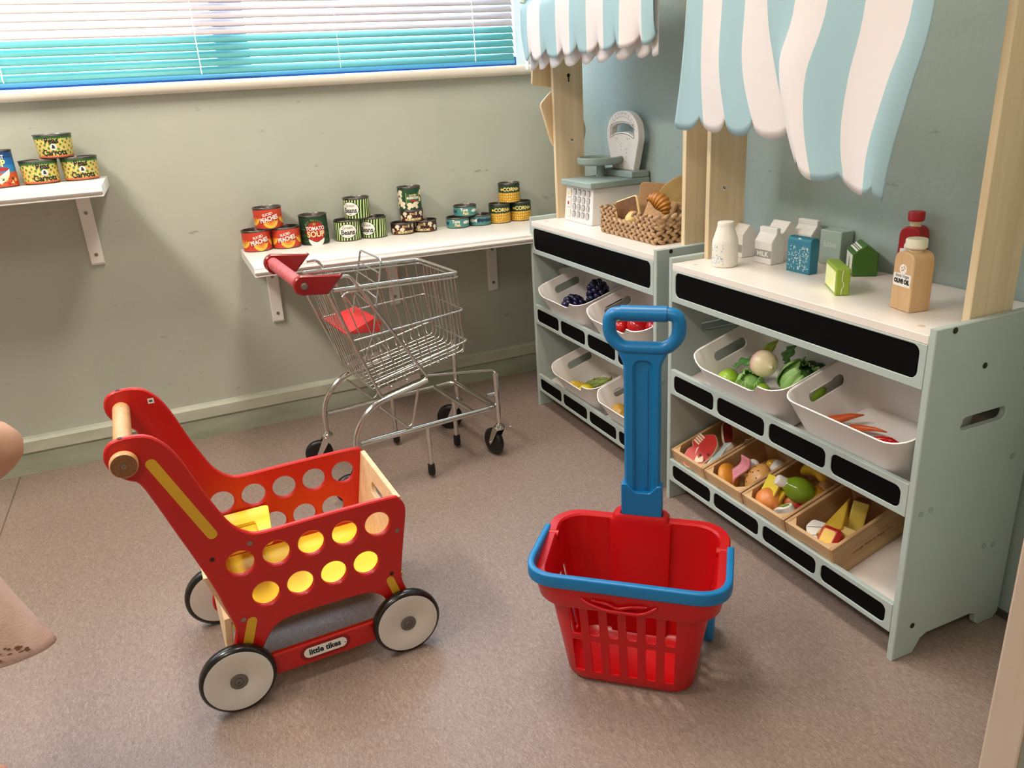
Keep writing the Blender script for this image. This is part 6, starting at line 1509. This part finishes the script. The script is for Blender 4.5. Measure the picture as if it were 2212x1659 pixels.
# ---------------------------------------------------------------- child at the left edge: bent elbow and flared dress
M_skin = mat('skin', '#cf9f82', 0.5, col2='#c49276', scale=25); M_dress = mat('pale_pink_fleece', '#dcbcae', 0.9, col2='#cfa99b', scale=30, bump=.5, bscale=420)
M_hair = mat('brown_hair', '#4a3122', 0.55, col2='#372317', scale=60, stretch=(1,1,.2))
ch_ = thing('person', 'child cut by the left edge, bent bare elbow and pale pink flared dress hem showing', 'person', (-1.80,-1.40,0))
def L_(x, y, z): return (x+1.80, y+1.40, z)
J = {'pelvis':(0,0,.43),'waist':(0,0,.52),'chest':(0,0,.63),'neck':(0,.0,.715),'skull':(.004,.0,.79),'top':(.006,0,.855),
     'shR':(-.012,.085,.675),'elR':(.03,.115,.565),'wrR':(.10,.06,.50),'haR':(.125,.045,.485),
     'shL':(.030,-.070,.675),'elL':(.226,.015,.588),'wrL':(.105,.040,.515),'haL':(.060,.044,.500),
     'hpR':(0,.036,.41),'knR':(.012,.034,.225),'anR':(.0,.034,.045),'toR':(.075,.060,.020),'hpL':(0,-.036,.41),'knL':(.012,-.034,.225),'anL':(.0,-.034,.045),'toL':(.075,-.060,.020)}
Rd = {'pelvis':.072,'waist':.066,'chest':.072,'neck':.030,'skull':.066,'top':.050,'shR':.038,'elR':.026,'wrR':.019,'haR':.020,'shL':.042,'elL':.040,'wrL':.024,'haL':.020,'hpR':.050,'knR':.030,'anR':.022,'toR':.018,'hpL':.050,'knL':.030,'anL':.022,'toL':.018}
E_ = [('pelvis','waist'),('waist','chest'),('chest','neck'),('neck','skull'),('skull','top'),('chest','shR'),('shR','elR'),('elR','wrR'),('wrR','haR'),('chest','shL'),('shL','elL'),('elL','wrL'),('wrL','haL'),('pelvis','hpR'),('hpR','knR'),('knR','anR'),('anR','toR'),('pelvis','hpL'),('hpL','knL'),('knL','anL'),('anL','toL')]
names = list(J)
# fingers: short chains from each palm
for s in ('R','L'):
    h = Vector(J['ha'+s]); w = Vector(J['wr'+s]); d = (h-w).normalized(); side = d.cross(Vector((0,0,1))).normalized()
    for k, (o, ln) in enumerate(((-.014,.026),(-.005,.031),(.005,.029),(.014,.023))):
        a, b, c = f'f{s}{k}a', f'f{s}{k}b', f'f{s}{k}c'
        J[a] = tuple(h+side*o+d*.012); J[b] = tuple(h+side*o*1.15+d*(.012+ln*.55)+Vector((0,0,-.004))); J[c] = tuple(h+side*o*1.1+d*(.012+ln*.85)+Vector((0,0,-.014)))
        for q in (a,b,c): Rd[q] = .0062
        E_ += [('ha'+s,a),(a,b),(b,c)]
    J[f't{s}a'] = tuple(h-side*.020-d*.002); J[f't{s}b'] = tuple(h-side*.027+d*.018); Rd[f't{s}a'] = Rd[f't{s}b'] = .0072; E_ += [('wr'+s,f't{s}a'),(f't{s}a',f't{s}b')]
names = list(J)
me = bpy.data.meshes.new('body'); me.from_pydata([J[n] for n in names], [(names.index(a), names.index(b)) for a, b in E_], [])
me.materials.append(M_skin); bo_ = bpy.data.objects.new('body', me); COL.objects.link(bo_)
sk_ = bo_.modifiers.new('skin', 'SKIN'); sk_.use_smooth_shade = True
bm = bmesh.new(); bm.from_mesh(me); lay = bm.verts.layers.skin.verify()
for v, n in zip(bm.verts, names):
    v[lay].radius = (Rd[n], Rd[n]); v[lay].use_root = (n == 'pelvis')
bm.to_mesh(me); bm.free()
ss = bo_.modifiers.new('sub', 'SUBSURF'); ss.levels = 2; ss.render_levels = 2
bpy.context.view_layer.update(); apply_mods(bo_); bo_.data.materials.clear(); bo_.data.materials.append(M_skin); bo_.data.shade_smooth(); bo_.parent = ch_
# face
fc = MB(); fc.ball((.072,.0,.785), (.010,.008,.009), 10, 8); fc.build('nose', M_skin, ch_, smooth=180)
spread('eye', MB().ball((0,0,0), (.005,.009,.006), 10, 8), mat('eye_dark','#2a1c14',.2), ch_, [(.063,-.024,.803),(.063,.024,.803)], smooth=180)
MB().ball((.064,0,.757), (.005,.014,.004), 10, 6).build('mouth', mat('lips','#b0685c',.5), ch_, smooth=180)
spread('ear', MB().ball((0,0,0), (.010,.006,.015), 10, 8), M_skin, ch_, [(.002,-.068,.79),(.002,.068,.79)], smooth=180)
hr = MB(); vs = []; fs = []; n1, n2 = 28, 12
for i in range(n2+1):
    f = PI*.5-PI*.86*i/n2
    for k in range(n1):
        a = 2*PI*k/n1; r = .079+.002*math.sin(a*9); front = max(0, math.cos(a)); zc = max(math.sin(f), -.75+1.05*front**2); cz = math.sqrt(max(0,1-zc*zc)) if zc > -.2 else .98
        vs.append((-.006+r*cz*math.cos(a)*1.0, r*.95*cz*math.sin(a), .80+.082*zc))
for i in range(n2):
    for k in range(n1): fs.append((i*n1+k,i*n1+(k+1)%n1,(i+1)*n1+(k+1)%n1,(i+1)*n1+k))
hr.add(vs, fs); hr.build('hair', M_hair, ch_, smooth=180)
# dress: fitted bodice, flared skirt with soft folds
dr = MB(); loops = []; N_ = 60
RD = Vector((.914,-.407,0)); BD_ = Vector((.407,.914,0)); C0 = Vector((0,.02,0))
for (z, a_, b_, am) in ((.700,.062,.058,0),(.690,.078,.070,0),(.640,.086,.074,0),(.58,.090,.076,.001),(.52,.112,.078,.002),(.46,.152,.080,.004),(.42,.177,.076,.005),(.36,.208,.070,.004),(.322,.229,.068,.003),(.312,.234,.067,.003),(.308,.228,.064,.003)):
    lp = []
    for k in range(N_):
        w = 2*PI*k/N_; q = 1+am/.1*math.sin(w*6+.8); c_, s_ = math.cos(w), math.sin(w)
        c_ = math.copysign(abs(c_)**.85, c_); lp.append(C0*(1 if z < .6 else .3)+RD*(a_*c_*(1+.03*math.sin(w*5)))+BD_*(b_*s_*q)+Vector((0,0,z+.022*(1-abs(math.cos(w))**.6)*max(0,min(1,(.42-z)/.1)))))
    loops.append(lp)
dr.loft(loops); d_ = dr.build('dress', M_dress, ch_, smooth=180)
so = d_.modifiers.new('s','SOLIDIFY'); so.thickness = .004
sm_ = MB(); random.seed(8)
for k in range(26):
    w = -random.uniform(.25,1.2); z = random.uniform(.322,.338); t_ = (.36-z)/.038; a_ = .208+.021*t_; b_ = .0688; q = 1+.045*math.sin(w*6+.8)
    base = C0+RD*(a_*abs(math.cos(w))**.85*(1+.03*math.sin(w*5)))+BD_*(b_*math.sin(w)*q)
    nn = (RD*(math.cos(w)/a_)+BD_*(math.sin(w)/b_)).normalized(); tt = Vector((-nn.y,nn.x,0)); base = base+nn*.006+Vector((0,0,.022*(1-abs(math.cos(w))**.6)))
    patch(sm_, circ(0,0,random.uniform(.002,.005),7,random.uniform(.001,.0025)), lambda x,y: base+tt*x+Vector((0,0,z+y)), rings=1)
sm_.build('hem_smudges', mat('brown_smudge','#8f6a55',.8), d_, smooth=0)['kind'] = 'stuff'
